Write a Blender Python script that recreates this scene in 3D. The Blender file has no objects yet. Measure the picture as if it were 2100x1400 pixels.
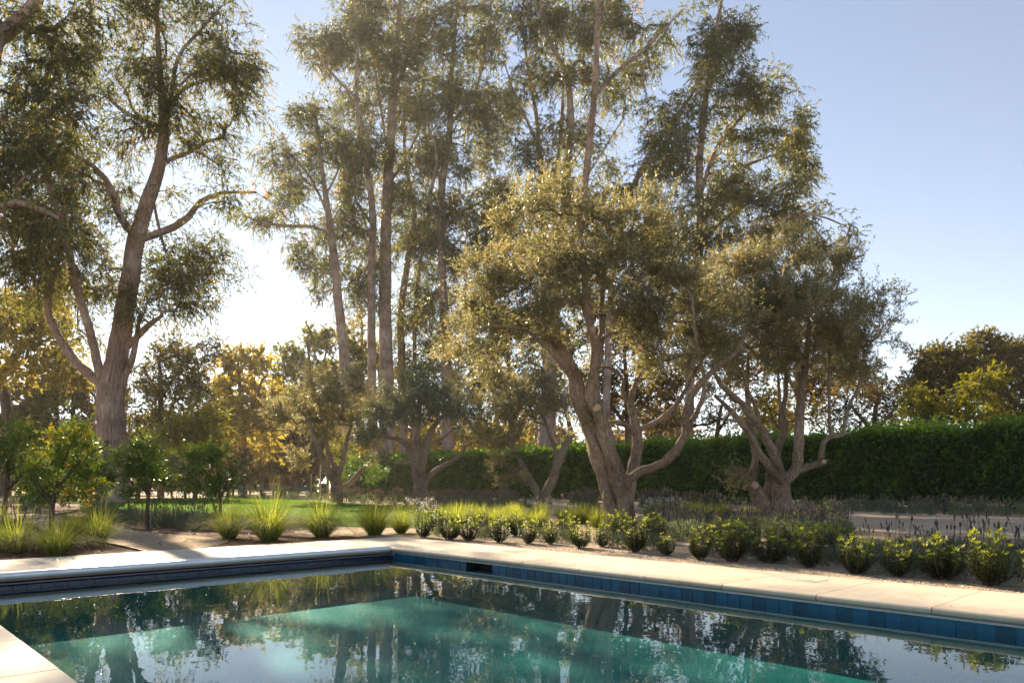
import bpy, math, random
import numpy as np
from mathutils import Vector

# ------------------------------------------------------------------ camera, sky, sun, exposure
scene = bpy.context.scene
COL = scene.collection
F_PX, CX, HZ, CAM_H = 1530.0, 1050.0, 990.0, 1.13      # focal length, centre and horizon in the 2100 px photograph

cam_d = bpy.data.cameras.new("camera")
cam = bpy.data.objects.new("camera", cam_d); COL.objects.link(cam)
cam_d.sensor_width = 36.0
cam_d.lens = F_PX / 2100.0 * 36.0
cam_d.shift_y = (HZ - 700.0) / 2100.0
cam_d.clip_start = 0.05; cam_d.clip_end = 3000.0
cam.location = (0, 0, CAM_H); cam.rotation_euler = (math.radians(90), 0, 0)
scene.camera = cam

SUN = Vector((-0.488, 1.0, 0.61)).normalized()          # towards the sun
EL = math.asin(SUN.z); AZ = math.atan2(SUN.x, SUN.y)
w = bpy.data.worlds.new("World"); scene.world = w; w.use_nodes = True
nt = w.node_tree; nt.nodes.clear()
out = nt.nodes.new("ShaderNodeOutputWorld"); bg = nt.nodes.new("ShaderNodeBackground"); sky = nt.nodes.new("ShaderNodeTexSky")
sky.sky_type = 'NISHITA'; sky.sun_disc = False
sky.sun_elevation = EL; sky.sun_rotation = AZ
sky.air_density = 0.8; sky.dust_density = 0.02; sky.ozone_density = 0.5; sky.altitude = 50
bg.inputs[1].default_value = 0.05
hs = nt.nodes.new("ShaderNodeHueSaturation"); hs.inputs["Saturation"].default_value = 0.74
nt.links.new(sky.outputs[0], hs.inputs["Color"]); nt.links.new(hs.outputs[0], bg.inputs[0]); nt.links.new(bg.outputs[0], out.inputs[0])

sun_d = bpy.data.lights.new("sun", 'SUN'); sun_o = bpy.data.objects.new("sun", sun_d); COL.objects.link(sun_o)
sun_d.energy = 4.1; sun_d.angle = math.radians(0.53); sun_d.color = (1.0, 0.81, 0.56)
sun_o.rotation_euler = (-SUN).to_track_quat('-Z', 'Y').to_euler(); sun_o.location = (-20, 40, 40)

vs = scene.view_settings
vs.view_transform = 'Standard'; vs.look = 'None'; vs.gamma = 1.0; vs.exposure = 2.0; vs.use_curve_mapping = False
cy = scene.cycles
cy.max_bounces = 7; cy.diffuse_bounces = 3; cy.glossy_bounces = 3; cy.transmission_bounces = 4; cy.transparent_max_bounces = 8
cy.caustics_reflective = False; cy.caustics_refractive = False
cy.sample_clamp_indirect = 6.0
cy.use_denoising = True
cy.volume_bounces = 0

# ------------------------------------------------------------------ helpers
RNG = np.random.default_rng(11)
random.seed(5)

def at(px, py, Y):
    return np.array([(px - CX) / F_PX * Y, Y, CAM_H + (HZ - py) / F_PX * Y])

def gnd(px, py, z=0.0):
    Y = F_PX * (CAM_H - z) / (py - HZ)
    return np.array([(px - CX) / F_PX * Y, Y, z])

_a = math.radians(43.3)
SA, CA = math.sin(_a), math.cos(_a)
def UV(u, v, z=0.0):
    """pool axes (u across, v along) to the world"""
    return (CA * u - SA * v, SA * u + CA * v, z)
UVROT = math.atan2(SA, CA)

def tag(o, label=None, cat=None, group=None, kind=None):
    if label: o["label"] = label
    if cat: o["category"] = cat
    if group: o["group"] = group
    if kind: o["kind"] = kind
    return o

def link(name, data, parent=None):
    o = bpy.data.objects.new(name, data); COL.objects.link(o)
    if parent is not None: o.parent = parent
    return o

def empty(name, loc, label=None, cat=None, group=None):
    o = link(name, None); o.location = loc; o.empty_display_size = 0.2
    return tag(o, label, cat, group)

def mesh_np(name, V, F, mat, tint=None, smooth=False):
    """V (n,3), F (m,3) or (m,4) int array"""
    V = np.ascontiguousarray(V, dtype=np.float32); F = np.ascontiguousarray(F, dtype=np.int32)
    me = bpy.data.meshes.new(name)
    m, k = F.shape
    me.vertices.add(len(V)); me.vertices.foreach_set("co", V.ravel())
    me.loops.add(m * k); me.loops.foreach_set("vertex_index", F.ravel())
    me.polygons.add(m)
    me.polygons.foreach_set("loop_start", np.arange(0, m * k, k, dtype=np.int32))
    if smooth: me.polygons.foreach_set("use_smooth", np.ones(m, dtype=bool))
    if tint is not None:
        at_ = me.attributes.new("tint", 'FLOAT', 'POINT'); at_.data.foreach_set("value", np.ascontiguousarray(tint, dtype=np.float32))
    me.update(calc_edges=True)
    if mat is not None: me.materials.append(mat)
    return me

def mesh_py(name, V, F, mat, smooth=False):
    me = bpy.data.meshes.new(name); me.from_pydata([tuple(map(float, v)) for v in V], [], F); me.update()
    if smooth: me.polygons.foreach_set("use_smooth", np.ones(len(me.polygons), dtype=bool))
    if mat is not None: me.materials.append(mat)
    return me

class MB:
    """collects tubes / strips, quads only"""
    def __init__(s): s.V = []; s.F = []; s.T = []; s.n = 0
    def add(s, V, F, t=0.5):
        V = np.asarray(V, float); F = np.asarray(F, int)
        s.V.append(V); s.F.append(F + s.n); s.n += len(V)
        s.T.append(np.full(len(V), t) if np.isscalar(t) else np.asarray(t, float))
    def mesh(s, name, mat, smooth=True):
        return mesh_np(name, np.concatenate(s.V), np.concatenate(s.F), mat, np.concatenate(s.T), smooth)
    def build(s, name, mat, parent=None, smooth=True):
        return link(name, s.mesh(name, mat, smooth), parent)

def unit(v):
    v = np.asarray(v, float); n = np.linalg.norm(v, axis=-1, keepdims=True); return v / np.maximum(n, 1e-9)

def catmull(P, R, step):
    P = np.asarray(P, float); R = np.asarray(R, float); n = len(P)
    if n < 2: return P, R
    Q = np.vstack([2 * P[0] - P[1], P, 2 * P[-1] - P[-2]])
    oP, oR = [], []
    for i in range(n - 1):
        p0, p1, p2, p3 = Q[i], Q[i + 1], Q[i + 2], Q[i + 3]
        k = max(1, int(round(np.linalg.norm(p2 - p1) / step)))
        for j in range(k):
            t = j / k
            oP.append(0.5 * (2 * p1 + (p2 - p0) * t + (2 * p0 - 5 * p1 + 4 * p2 - p3) * t * t + (3 * p1 - p0 - 3 * p2 + p3) * t ** 3))
            oR.append(R[i] * (1 - t) + R[i + 1] * t)
    oP.append(P[-1]); oR.append(R[-1])
    return np.array(oP), np.array(oR)

def tube(P, R, sides=6, lump=0.0, seed=0, cap=False):
    P = np.asarray(P, float); R = np.asarray(R, float); n = len(P)
    T = np.zeros_like(P); T[1:-1] = P[2:] - P[:-2]; T[0] = P[1] - P[0]; T[-1] = P[-1] - P[-2]; T = unit(T)
    up = np.array([0, 0, 1.0]) if abs(T[0][2]) < 0.9 else np.array([0, 1.0, 0])
    a = unit(np.cross(T[0], up)); A = np.zeros_like(P)
    for i in range(n):
        a = a - T[i] * np.dot(a, T[i]); a = a / max(1e-9, np.linalg.norm(a)); A[i] = a
    B = np.cross(T, A)
    th = np.linspace(0, 2 * np.pi, sides, endpoint=False)
    rr = R[:, None] * np.ones((1, sides))
    if lump:
        g = np.random.default_rng(seed)
        s_ = np.concatenate([[0], np.cumsum(np.linalg.norm(np.diff(P, axis=0), axis=1))])
        m = np.zeros((n, sides))
        for k in range(7):
            fa = int(g.integers(1, 7)); fs = g.uniform(0.6, 4.5) / max(0.15, R.max() * 3); ph = g.uniform(0, 6.28); tw = g.uniform(-1, 1)
            m += np.sin(fa * th[None, :] + fs * s_[:, None] * 2 + ph + tw * s_[:, None]) * g.uniform(.3, 1) / (0.7 + 0.3 * fa)
        rr = rr * (1 + lump * m * 0.5)
    V = P[:, None, :] + rr[..., None] * (np.cos(th)[None, :, None] * A[:, None, :] + np.sin(th)[None, :, None] * B[:, None, :])
    V = V.reshape(-1, 3)
    i = np.arange(n - 1)[:, None] * sides; j = np.arange(sides)[None, :]; j2 = (j + 1) % sides
    F = np.stack([i + j, i + j2, i + sides + j2, i + sides + j], -1).reshape(-1, 4)
    if cap:
        c0 = len(V); V = np.vstack([V, P[-1] + T[-1] * R[-1] * .3])
        b = (n - 1) * sides
        F = np.vstack([F, [[b + k, b + (k + 1) % sides, c0, c0] for k in range(0)]]) if False else F
        ex = np.array([[b + k, b + (k + 1) % sides, b + (k + 2) % sides if False else c0] for k in range(sides)])
        F = np.vstack([F, np.column_stack([ex, ex[:, 2]])]) if False else F
    return V, F

def rand_unit(n, rng=None):
    rng = rng or RNG
    return unit(rng.normal(size=(n, 3)))

def leaf_geo(P, D, L, W, tri=False, fold=0.0, rng=None, flat=None):
    rng = rng or RNG
    n = len(P); D = unit(D)
    S = unit(np.cross(D, rand_unit(n, rng) if flat is None else flat))
    L = np.broadcast_to(np.asarray(L, float), (n,))[:, None]; W = np.broadcast_to(np.asarray(W, float), (n,))[:, None]
    if tri:
        V = np.stack([P - S * W * .5, P + S * W * .5, P + D * L], 1).reshape(-1, 3)
        F = np.arange(3 * n).reshape(n, 3); k = 3
    else:
        N = np.cross(S, D)
        M = P + D * L * .48 + N * W * fold
        V = np.stack([P, M + S * W * .5, P + D * L, M - S * W * .5], 1).reshape(-1, 3)
        F = np.arange(4 * n).reshape(n, 4); k = 4
    return V, F, k

def box(x0, x1, y0, y1, z0, z1):
    V = [(x0, y0, z0), (x1, y0, z0), (x1, y1, z0), (x0, y1, z0), (x0, y0, z1), (x1, y0, z1), (x1, y1, z1), (x0, y1, z1)]
    F = [(0, 3, 2, 1), (4, 5, 6, 7), (0, 1, 5, 4), (1, 2, 6, 5), (2, 3, 7, 6), (3, 0, 4, 7)]
    return V, F

ORD = ("first second third fourth fifth sixth seventh eighth ninth tenth eleventh twelfth thirteenth fourteenth fifteenth sixteenth seventeenth "
       "eighteenth nineteenth twentieth twenty-first twenty-second twenty-third twenty-fourth twenty-fifth twenty-sixth twenty-seventh "
       "twenty-eighth twenty-ninth thirtieth thirty-first thirty-second thirty-third thirty-fourth thirty-fifth").split()

# ------------------------------------------------------------------ materials
def new_mat(name):
    m = bpy.data.materials.new(name); m.use_nodes = True
    t = m.node_tree; t.nodes.clear()
    o = t.nodes.new("ShaderNodeOutputMaterial")
    return m, t, o

def N(t, typ, **kw):
    n = t.nodes.new(typ)
    for k, v in kw.items(): setattr(n, k, v)
    return n

def ramp(t, fac, stops):
    r = N(t, "ShaderNodeValToRGB"); e = r.color_ramp.elements
    while len(e) < len(stops): e.new(0.5)
    for el, (p, c) in zip(e, stops): el.position = p; el.color = (*c, 1)
    t.links.new(fac, r.inputs[0]); return r.outputs[0]

def leaf_mat(name, stops, trans, tmix=0.45, rough=0.5, spec=0.3, var=0.25):
    """leaf colour runs along the 'tint' attribute; translucent so that back light glows through"""
    m, t, o = new_mat(name)
    a = N(t, "ShaderNodeAttribute", attribute_name="tint")
    col = ramp(t, a.outputs["Fac"], stops)
    p = N(t, "ShaderNodeBsdfPrincipled"); t.links.new(col, p.inputs["Base Color"])
    p.inputs["Roughness"].default_value = rough; p.inputs["Specular IOR Level"].default_value = spec
    tr = N(t, "ShaderNodeBsdfTranslucent")
    mx = N(t, "ShaderNodeMix", data_type='RGBA', blend_type='MULTIPLY'); mx.inputs[0].default_value = 1.0
    t.links.new(col, mx.inputs[6]); mx.inputs[7].default_value = (*trans, 1); t.links.new(mx.outputs[2], tr.inputs[0])
    ms = N(t, "ShaderNodeMixShader"); ms.inputs[0].default_value = tmix
    t.links.new(p.outputs[0], ms.inputs[1]); t.links.new(tr.outputs[0], ms.inputs[2]); t.links.new(ms.outputs[0], o.inputs[0])
    return m

def bark_mat(name, c0, c1, c2, sc=(6, 6, 1.2), bump=0.4, dist=0.03):
    m, t, o = new_mat(name)
    tc = N(t, "ShaderNodeTexCoord"); mp = N(t, "ShaderNodeMapping"); mp.inputs["Scale"].default_value = sc
    t.links.new(tc.outputs["Object"], mp.inputs[0])
    n1 = N(t, "ShaderNodeTexNoise"); n1.inputs["Scale"].default_value = 3.0; n1.inputs["Detail"].default_value = 8; n1.inputs["Distortion"].default_value = 1.2
    t.links.new(mp.outputs[0], n1.inputs[0])
    n2 = N(t, "ShaderNodeTexNoise"); n2.inputs["Scale"].default_value = 0.9; n2.inputs["Detail"].default_value = 5
    t.links.new(tc.outputs["Object"], n2.inputs[0])
    mx = N(t, "ShaderNodeMath", operation='MULTIPLY_ADD'); mx.inputs[1].default_value = .55; t.links.new(n1.outputs[0], mx.inputs[0])
    m2 = N(t, "ShaderNodeMath", operation='MULTIPLY'); m2.inputs[1].default_value = .45; t.links.new(n2.outputs[0], m2.inputs[0]); t.links.new(m2.outputs[0], mx.inputs[2])
    col = ramp(t, mx.outputs[0], [(0.34, c0), (0.5, c1), (0.66, c2)])
    p = N(t, "ShaderNodeBsdfPrincipled"); p.inputs["Roughness"].default_value = .85; p.inputs["Specular IOR Level"].default_value = .2
    t.links.new(col, p.inputs["Base Color"])
    b = N(t, "ShaderNodeBump"); b.inputs["Strength"].default_value = bump; b.inputs["Distance"].default_value = dist
    t.links.new(n1.outputs[0], b.inputs["Height"]); t.links.new(b.outputs[0], p.inputs["Normal"])
    t.links.new(p.outputs[0], o.inputs[0]); return m

def ground_mat(name, stops, scale, big=(0.15, 0.25), bump=0.5, dist=0.02, rough=0.95, detail=8, vor=None):
    """fine grain + broad blotches"""
    m, t, o = new_mat(name)
    tc = N(t, "ShaderNodeTexCoord")
    n1 = N(t, "ShaderNodeTexNoise"); n1.inputs["Scale"].default_value = scale; n1.inputs["Detail"].default_value = detail; n1.inputs["Roughness"].default_value = .65
    t.links.new(tc.outputs["Object"], n1.inputs[0]); h = n1.outputs[0]
    if vor:
        v = N(t, "ShaderNodeTexVoronoi"); v.inputs["Scale"].default_value = vor; t.links.new(tc.outputs["Object"], v.inputs[0])
        sp = N(t, "ShaderNodeSeparateColor"); t.links.new(v.outputs["Color"], sp.inputs[0])
        mm = N(t, "ShaderNodeMix"); mm.inputs[0].default_value = .55; t.links.new(n1.outputs[0], mm.inputs[2]); t.links.new(sp.outputs[0], mm.inputs[3]); h = mm.outputs[0]
    n2 = N(t, "ShaderNodeTexNoise"); n2.inputs["Scale"].default_value = big[0]; n2.inputs["Detail"].default_value = 6
    t.links.new(tc.outputs["Object"], n2.inputs[0])
    md = N(t, "ShaderNodeMath", operation='MULTIPLY_ADD'); md.inputs[1].default_value = big[1]
    sb = N(t, "ShaderNodeMath", operation='SUBTRACT'); sb.inputs[1].default_value = .5; t.links.new(n2.outputs[0], sb.inputs[0])
    t.links.new(sb.outputs[0], md.inputs[0]); t.links.new(h, md.inputs[2])
    col = ramp(t, md.outputs[0], stops)
    p = N(t, "ShaderNodeBsdfPrincipled"); p.inputs["Roughness"].default_value = rough; p.inputs["Specular IOR Level"].default_value = .2
    t.links.new(col, p.inputs["Base Color"])
    b = N(t, "ShaderNodeBump"); b.inputs["Strength"].default_value = bump; b.inputs["Distance"].default_value = dist
    t.links.new(h, b.inputs["Height"]); t.links.new(b.outputs[0], p.inputs["Normal"])
    t.links.new(p.outputs[0], o.inputs[0]); return m

def plain_mat(name, c, rough=.6, metal=0.0, spec=.5, noise=None, var=0.0):
    m, t, o = new_mat(name)
    p = N(t, "ShaderNodeBsdfPrincipled"); p.inputs["Roughness"].default_value = rough; p.inputs["Metallic"].default_value = metal
    p.inputs["Specular IOR Level"].default_value = spec
    tc = N(t, "ShaderNodeTexCoord"); n1 = N(t, "ShaderNodeTexNoise"); n1.inputs["Scale"].default_value = noise or 8; n1.inputs["Detail"].default_value = 6
    t.links.new(tc.outputs["Object"], n1.inputs[0]); fac = n1.outputs[0]
    v = 0.12
    if var:
        oi = N(t, "ShaderNodeObjectInfo"); mm = N(t, "ShaderNodeMix"); mm.inputs[0].default_value = var
        t.links.new(n1.outputs[0], mm.inputs[2]); t.links.new(oi.outputs["Random"], mm.inputs[3]); fac = mm.outputs[0]; v = .3
    col = ramp(t, fac, [(0.2, tuple(x * (1 - v) for x in c)), (0.8, tuple(min(1, x * (1 + v)) for x in c))])
    t.links.new(col, p.inputs["Base Color"]); t.links.new(p.outputs[0], o.inputs[0]); return m

M = {}
M['euc_leaf'] = leaf_mat('eucalyptus_leaf', [(0, (.042, .052, .026)), (.5, (.085, .096, .046)), (.85, (.16, .145, .055)), (1, (.23, .14, .06))], (2.7, 2.5, 1.1), .52, .42, .4)
M['euc_leaf_warm'] = leaf_mat('eucalyptus_leaf_warm', [(0, (.040, .046, .020)), (.5, (.085, .088, .034)), (.85, (.14, .125, .045)), (1, (.20, .12, .05))], (1.9, 1.6, .7), .42, .45, .35)
M['olive_leaf'] = leaf_mat('olive_leaf', [(0, (.080, .088, .052)), (.5, (.155, .158, .098)), (.85, (.24, .235, .155)), (1, (.29, .22, .13))], (2.2, 1.95, 1.15), .52, .42, .5)
M['olive_leaf_grey'] = leaf_mat('olive_leaf_grey', [(0, (.045, .062, .045)), (.6, (.10, .125, .09)), (1, (.19, .21, .155))], (1.8, 1.7, 1.0), .4, .45, .4)
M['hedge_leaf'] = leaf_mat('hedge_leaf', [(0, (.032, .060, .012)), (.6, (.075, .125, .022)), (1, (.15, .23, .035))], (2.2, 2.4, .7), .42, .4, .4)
M['citrus_leaf'] = leaf_mat('citrus_leaf', [(0, (.045, .08, .016)), (.5, (.10, .155, .027)), (.88, (.22, .25, .04)), (1, (.34, .24, .02))], (2.2, 2.1, .7), .45, .3, .5)
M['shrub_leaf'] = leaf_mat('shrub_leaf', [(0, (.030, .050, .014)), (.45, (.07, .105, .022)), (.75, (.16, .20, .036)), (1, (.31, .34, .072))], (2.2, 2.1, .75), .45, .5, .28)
M['yellow_leaf'] = leaf_mat('sycamore_leaf', [(0, (.15, .14, .035)), (.5, (.30, .27, .075)), (1, (.46, .41, .14))], (2.1, 1.85, 1.0), .6, .6, .2)
M['yellowgreen_leaf'] = leaf_mat('yellow_green_leaf', [(0, (.05, .065, .014)), (.5, (.13, .14, .022)), (1, (.24, .23, .04))], (2.2, 2.0, .7), .5, .55, .25)
M['darkgreen_leaf'] = leaf_mat('dark_green_leaf', [(0, (.030, .038, .014)), (.6, (.085, .085, .025)), (1, (.19, .15, .04))], (2.3, 2.0, .7), .45, .45, .35)
M['brown_leaf'] = leaf_mat('brown_green_leaf', [(0, (.05, .042, .022)), (.6, (.10, .085, .04)), (1, (.19, .14, .07))], (2.1, 1.8, .9), .45, .6, .2)
M['grass_blade'] = leaf_mat('grass_blade', [(0, (.09, .12, .026)), (.6, (.20, .22, .055)), (1, (.34, .33, .15))], (2.1, 2.1, .8), .5, .7, .1)
M['lawn_blade'] = leaf_mat('lawn_blade', [(0, (.045, .09, .012)), (1, (.10, .165, .024))], (2.0, 2.3, .6), .5, .5, .2)
M['lavender_leaf'] = leaf_mat('lavender_leaf', [(0, (.075, .095, .068)), (.6, (.15, .18, .13)), (1, (.25, .27, .20))], (1.5, 1.5, 1.0), .36, .6, .2)
M['flower_spike'] = leaf_mat('flower_spike', [(0, (.06, .042, .055)), (.6, (.12, .09, .105)), (1, (.24, .19, .17))], (1.3, 1.1, 1.0), .25, .7, .2)
M['dry_spike'] = leaf_mat('dry_spike', [(0, (.16, .11, .085)), (1, (.36, .26, .20))], (1.2, 1.1, .9), .3, .7, .2)
M['petal'] = leaf_mat('white_petal', [(0, (.6, .55, .5)), (1, (.8, .77, .72))], (1, 1, 1), .4, .5, .3)

M['euc_bark'] = bark_mat('eucalyptus_bark', (.11, .068, .05), (.34, .235, .185), (.58, .47, .40), (5, 5, .42), 1.0, .09)
M['euc_bark_pale'] = bark_mat('eucalyptus_bark_pale', (.16, .10, .075), (.34, .235, .18), (.50, .41, .35), (3, 3, .35), .5, .05)
M['olive_bark'] = bark_mat('olive_bark', (.07, .047, .032), (.23, .165, .115), (.43, .335, .25), (8, 8, 2.4), 1.0, .05)
M['dark_bark'] = bark_mat('dark_bark', (.05, .035, .025), (.12, .085, .06), (.20, .15, .11), (6, 6, 1.5), .7, .03)

M['gravel'] = ground_mat('pea_gravel', [(.25, (.13, .095, .065)), (.5, (.36, .275, .195)), (.75, (.55, .45, .34))], 30, (.5, .35), .9, .02, vor=55)
M['soil'] = ground_mat('sandy_ground', [(.3, (.17, .125, .08)), (.5, (.30, .225, .15)), (.7, (.42, .33, .23))], 6, (.12, .4), .6, .03)
M['drive'] = ground_mat('granite_drive', [(.25, (.34, .255, .175)), (.5, (.46, .36, .255)), (.75, (.55, .45, .33))], 14, (.35, .5), .5, .015)
M['path'] = ground_mat('granite_path', [(.25, (.24, .165, .105)), (.5, (.40, .29, .19)), (.75, (.54, .42, .29))], 24, (.6, .35), .7, .015, vor=70)
M['mulch'] = ground_mat('bark_mulch', [(.25, (.035, .018, .011)), (.5, (.10, .05, .032)), (.75, (.20, .11, .07))], 20, (.5, .3), 1.0, .03, vor=32)
M['lawn'] = ground_mat('lawn_turf', [(.25, (.03, .055, .009)), (.5, (.05, .085, .013)), (.75, (.085, .12, .022))], 25, (.25, .35), .9, .03)
M['asphalt'] = ground_mat('pale_road', [(.3, (.16, .15, .14)), (.7, (.26, .24, .22))], 12, (.1, .3), .4, .01)
M['stone_chip'] = plain_mat('stone_chip', (.42, .33, .24), .9, noise=3)
M['mulch_chip'] = plain_mat('mulch_chip', (.13, .066, .043), .9, noise=3)

def stone_mat():
    m, t, o = new_mat('limestone')
    tc = N(t, "ShaderNodeTexCoord"); oi = N(t, "ShaderNodeObjectInfo")
    ad = N(t, "ShaderNodeVectorMath", operation='ADD'); t.links.new(tc.outputs["Object"], ad.inputs[0]); t.links.new(oi.outputs["Location"], ad.inputs[1])
    n1 = N(t, "ShaderNodeTexNoise"); n1.inputs["Scale"].default_value = 1.7; n1.inputs["Detail"].default_value = 8; n1.inputs["Distortion"].default_value = .6
    n2 = N(t, "ShaderNodeTexNoise"); n2.inputs["Scale"].default_value = 90; n2.inputs["Detail"].default_value = 4
    mp = N(t, "ShaderNodeMapping"); mp.inputs["Scale"].default_value = (1, 5, 1); mp.inputs["Rotation"].default_value = (0, 0, .5)
    n3 = N(t, "ShaderNodeTexNoise"); n3.inputs["Scale"].default_value = 2.2; n3.inputs["Detail"].default_value = 9
    for n_ in (n1, n2): t.links.new(ad.outputs[0], n_.inputs[0])
    t.links.new(ad.outputs[0], mp.inputs[0]); t.links.new(mp.outputs[0], n3.inputs[0])
    a1 = N(t, "ShaderNodeMath", operation='MULTIPLY_ADD'); a1.inputs[1].default_value = .35; t.links.new(n2.outputs[0], a1.inputs[0])
    a2 = N(t, "ShaderNodeMath", operation='MULTIPLY_ADD'); a2.inputs[1].default_value = .5; t.links.new(n1.outputs[0], a2.inputs[0])
    a3 = N(t, "ShaderNodeMath", operation='MULTIPLY_ADD'); a3.inputs[1].default_value = .3; t.links.new(n3.outputs[0], a3.inputs[0])
    a4 = N(t, "ShaderNodeMath", operation='MULTIPLY'); a4.inputs[1].default_value = .16; t.links.new(oi.outputs["Random"], a4.inputs[0])
    t.links.new(a4.outputs[0], a3.inputs[2]); t.links.new(a3.outputs[0], a2.inputs[2]); t.links.new(a2.outputs[0], a1.inputs[2])
    col = ramp(t, a1.outputs[0], [(.36, (.34, .285, .215)), (.60, (.50, .43, .34)), (.85, (.60, .53, .43))])
    p = N(t, "ShaderNodeBsdfPrincipled"); p.inputs["Roughness"].default_value = .62; p.inputs["Specular IOR Level"].default_value = .3
    t.links.new(col, p.inputs["Base Color"])
    b = N(t, "ShaderNodeBump"); b.inputs["Strength"].default_value = .15; b.inputs["Distance"].default_value = .004
    t.links.new(n2.outputs[0], b.inputs["Height"]); t.links.new(b.outputs[0], p.inputs["Normal"]); t.links.new(p.outputs[0], o.inputs[0])
    return m
M['limestone'] = stone_mat()
M['grout'] = plain_mat('grout', (.34, .30, .25), .9, noise=20)
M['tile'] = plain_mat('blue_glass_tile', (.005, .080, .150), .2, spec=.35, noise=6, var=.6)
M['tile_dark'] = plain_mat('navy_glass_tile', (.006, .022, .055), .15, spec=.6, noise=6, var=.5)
M['tile_grout'] = plain_mat('pale_tile_grout', (.16, .27, .33), .8, noise=20)
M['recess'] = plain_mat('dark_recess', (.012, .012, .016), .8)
M['aluminium'] = plain_mat('brushed_aluminium', (.80, .80, .80), .34, metal=.3, noise=4)
M['track'] = plain_mat('grey_track', (.35, .37, .38), .45, metal=.5)
M['plaster'] = ground_mat('teal_pool_plaster', [(.25, (.004, .085, .080)), (.5, (.008, .155, .145)), (.75, (.024, .26, .235))], 45, (.25, .25), .1, .003, rough=.7, vor=110)
M['galvanised'] = plain_mat('galvanised_steel', (.20, .20, .24), .5, metal=.6)
M['timber'] = plain_mat('weathered_timber', (.24, .17, .11), .85, noise=5)
M['rust_post'] = plain_mat('red_brown_post', (.22, .085, .045), .8, noise=5)
M['black'] = plain_mat('black_plastic', (.015, .015, .017), .5)
M['cable'] = plain_mat('cable_black', (.02, .02, .02), .6)
M['lemon'] = plain_mat('lemon_skin', (.75, .42, .02), .45, noise=12)
M['orange'] = plain_mat('orange_paint', (.75, .25, .06), .5)
M['stake'] = plain_mat('pale_stake', (.5, .42, .32), .8)
M['green_bin'] = plain_mat('dark_green_plastic', (.015, .05, .045), .5)

def water_mat():
    m, t, o = new_mat('pool_water')
    tc = N(t, "ShaderNodeTexCoord"); mp = N(t, "ShaderNodeMapping"); mp.inputs["Scale"].default_value = (1.0, 1.0, 1.0)
    t.links.new(tc.outputs["Object"], mp.inputs[0])
    n1 = N(t, "ShaderNodeTexNoise"); n1.inputs["Scale"].default_value = 2.2; n1.inputs["Detail"].default_value = 2.5; n1.inputs["Roughness"].default_value = .45
    t.links.new(mp.outputs[0], n1.inputs[0])
    b = N(t, "ShaderNodeBump"); b.inputs["Strength"].default_value = 1.0; b.inputs["Distance"].default_value = .0019
    t.links.new(n1.outputs[0], b.inputs["Height"])
    lw_ = N(t, "ShaderNodeLayerWeight"); lw_.inputs[0].default_value = .5; t.links.new(b.outputs[0], lw_.inputs["Normal"])
    pw = N(t, "ShaderNodeMath", operation='POWER'); pw.inputs[1].default_value = 5.0; t.links.new(lw_.outputs["Facing"], pw.inputs[0])
    fr = N(t, "ShaderNodeMath", operation='MULTIPLY_ADD'); fr.inputs[1].default_value = .98; fr.inputs[2].default_value = .02; t.links.new(pw.outputs[0], fr.inputs[0])
    gl = N(t, "ShaderNodeBsdfGlossy"); gl.inputs["Roughness"].default_value = 0.0; t.links.new(b.outputs[0], gl.inputs["Normal"])
    tp = N(t, "ShaderNodeBsdfTransparent"); tp.inputs[0].default_value = (.62, .90, .92, 1)
    ms = N(t, "ShaderNodeMixShader"); t.links.new(fr.outputs[0], ms.inputs[0]); t.links.new(tp.outputs[0], ms.inputs[1]); t.links.new(gl.outputs[0], ms.inputs[2])
    t.links.new(ms.outputs[0], o.inputs[0]); return m
M['water'] = water_mat()

# ------------------------------------------------------------------ setting: ground sheets, pool shell
U_IN, U_OUT, V_IN, V_OUT = 7.45, 9.03, 10.92, 13.15          # inner and outer edge of the coping, far side and end
U_NEAR = 1.10; V_BACK = -5.0
Z_W, Z_FLOOR = -0.17, -0.68
def ground_sheet():
    hole = [UV(-0.6, V_BACK + .3), UV(U_OUT - .3, V_BACK + .3), UV(U_OUT - .3, V_OUT - .3), UV(-0.6, V_OUT - .3)]
    mid = [UV(-150, -150), UV(160, -150), UV(160, 170), UV(-150, 170)]
    far = [(-420, -420), (420, -420), (420, 420), (-420, 420)]
    V = [(p[0], p[1], -.03) for p in hole + mid] + [(x, y, -.03) for x, y in far]
    F = [(i, (i + 1) % 4, 4 + (i + 1) % 4, 4 + i)[::-1] for i in range(4)]
    me = mesh_py('ground', V, F, M['soil']); o = link('ground', me); tag(o, 'sandy tan ground under the whole garden', 'ground', kind='structure')
ground_sheet()

def patch(name, pts, z, mat, label, cat):
    """flat sheet from ground points, outline smoothed"""
    P = np.array([[p[0], p[1], z] for p in pts])
    n = len(P); Q = []
    for i in range(n):
        p0, p1, p2, p3 = P[i - 1], P[i], P[(i + 1) % n], P[(i + 2) % n]
        for k in range(4):
            t = k / 4
            Q.append(0.5 * (2 * p1 + (p2 - p0) * t + (2 * p0 - 5 * p1 + 4 * p2 - p3) * t * t + (3 * p1 - p0 - 3 * p2 + p3) * t ** 3))
    o = link(name, mesh_py(name, Q, [tuple(range(len(Q)))], mat))
    return tag(o, label, cat, kind='structure')

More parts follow.
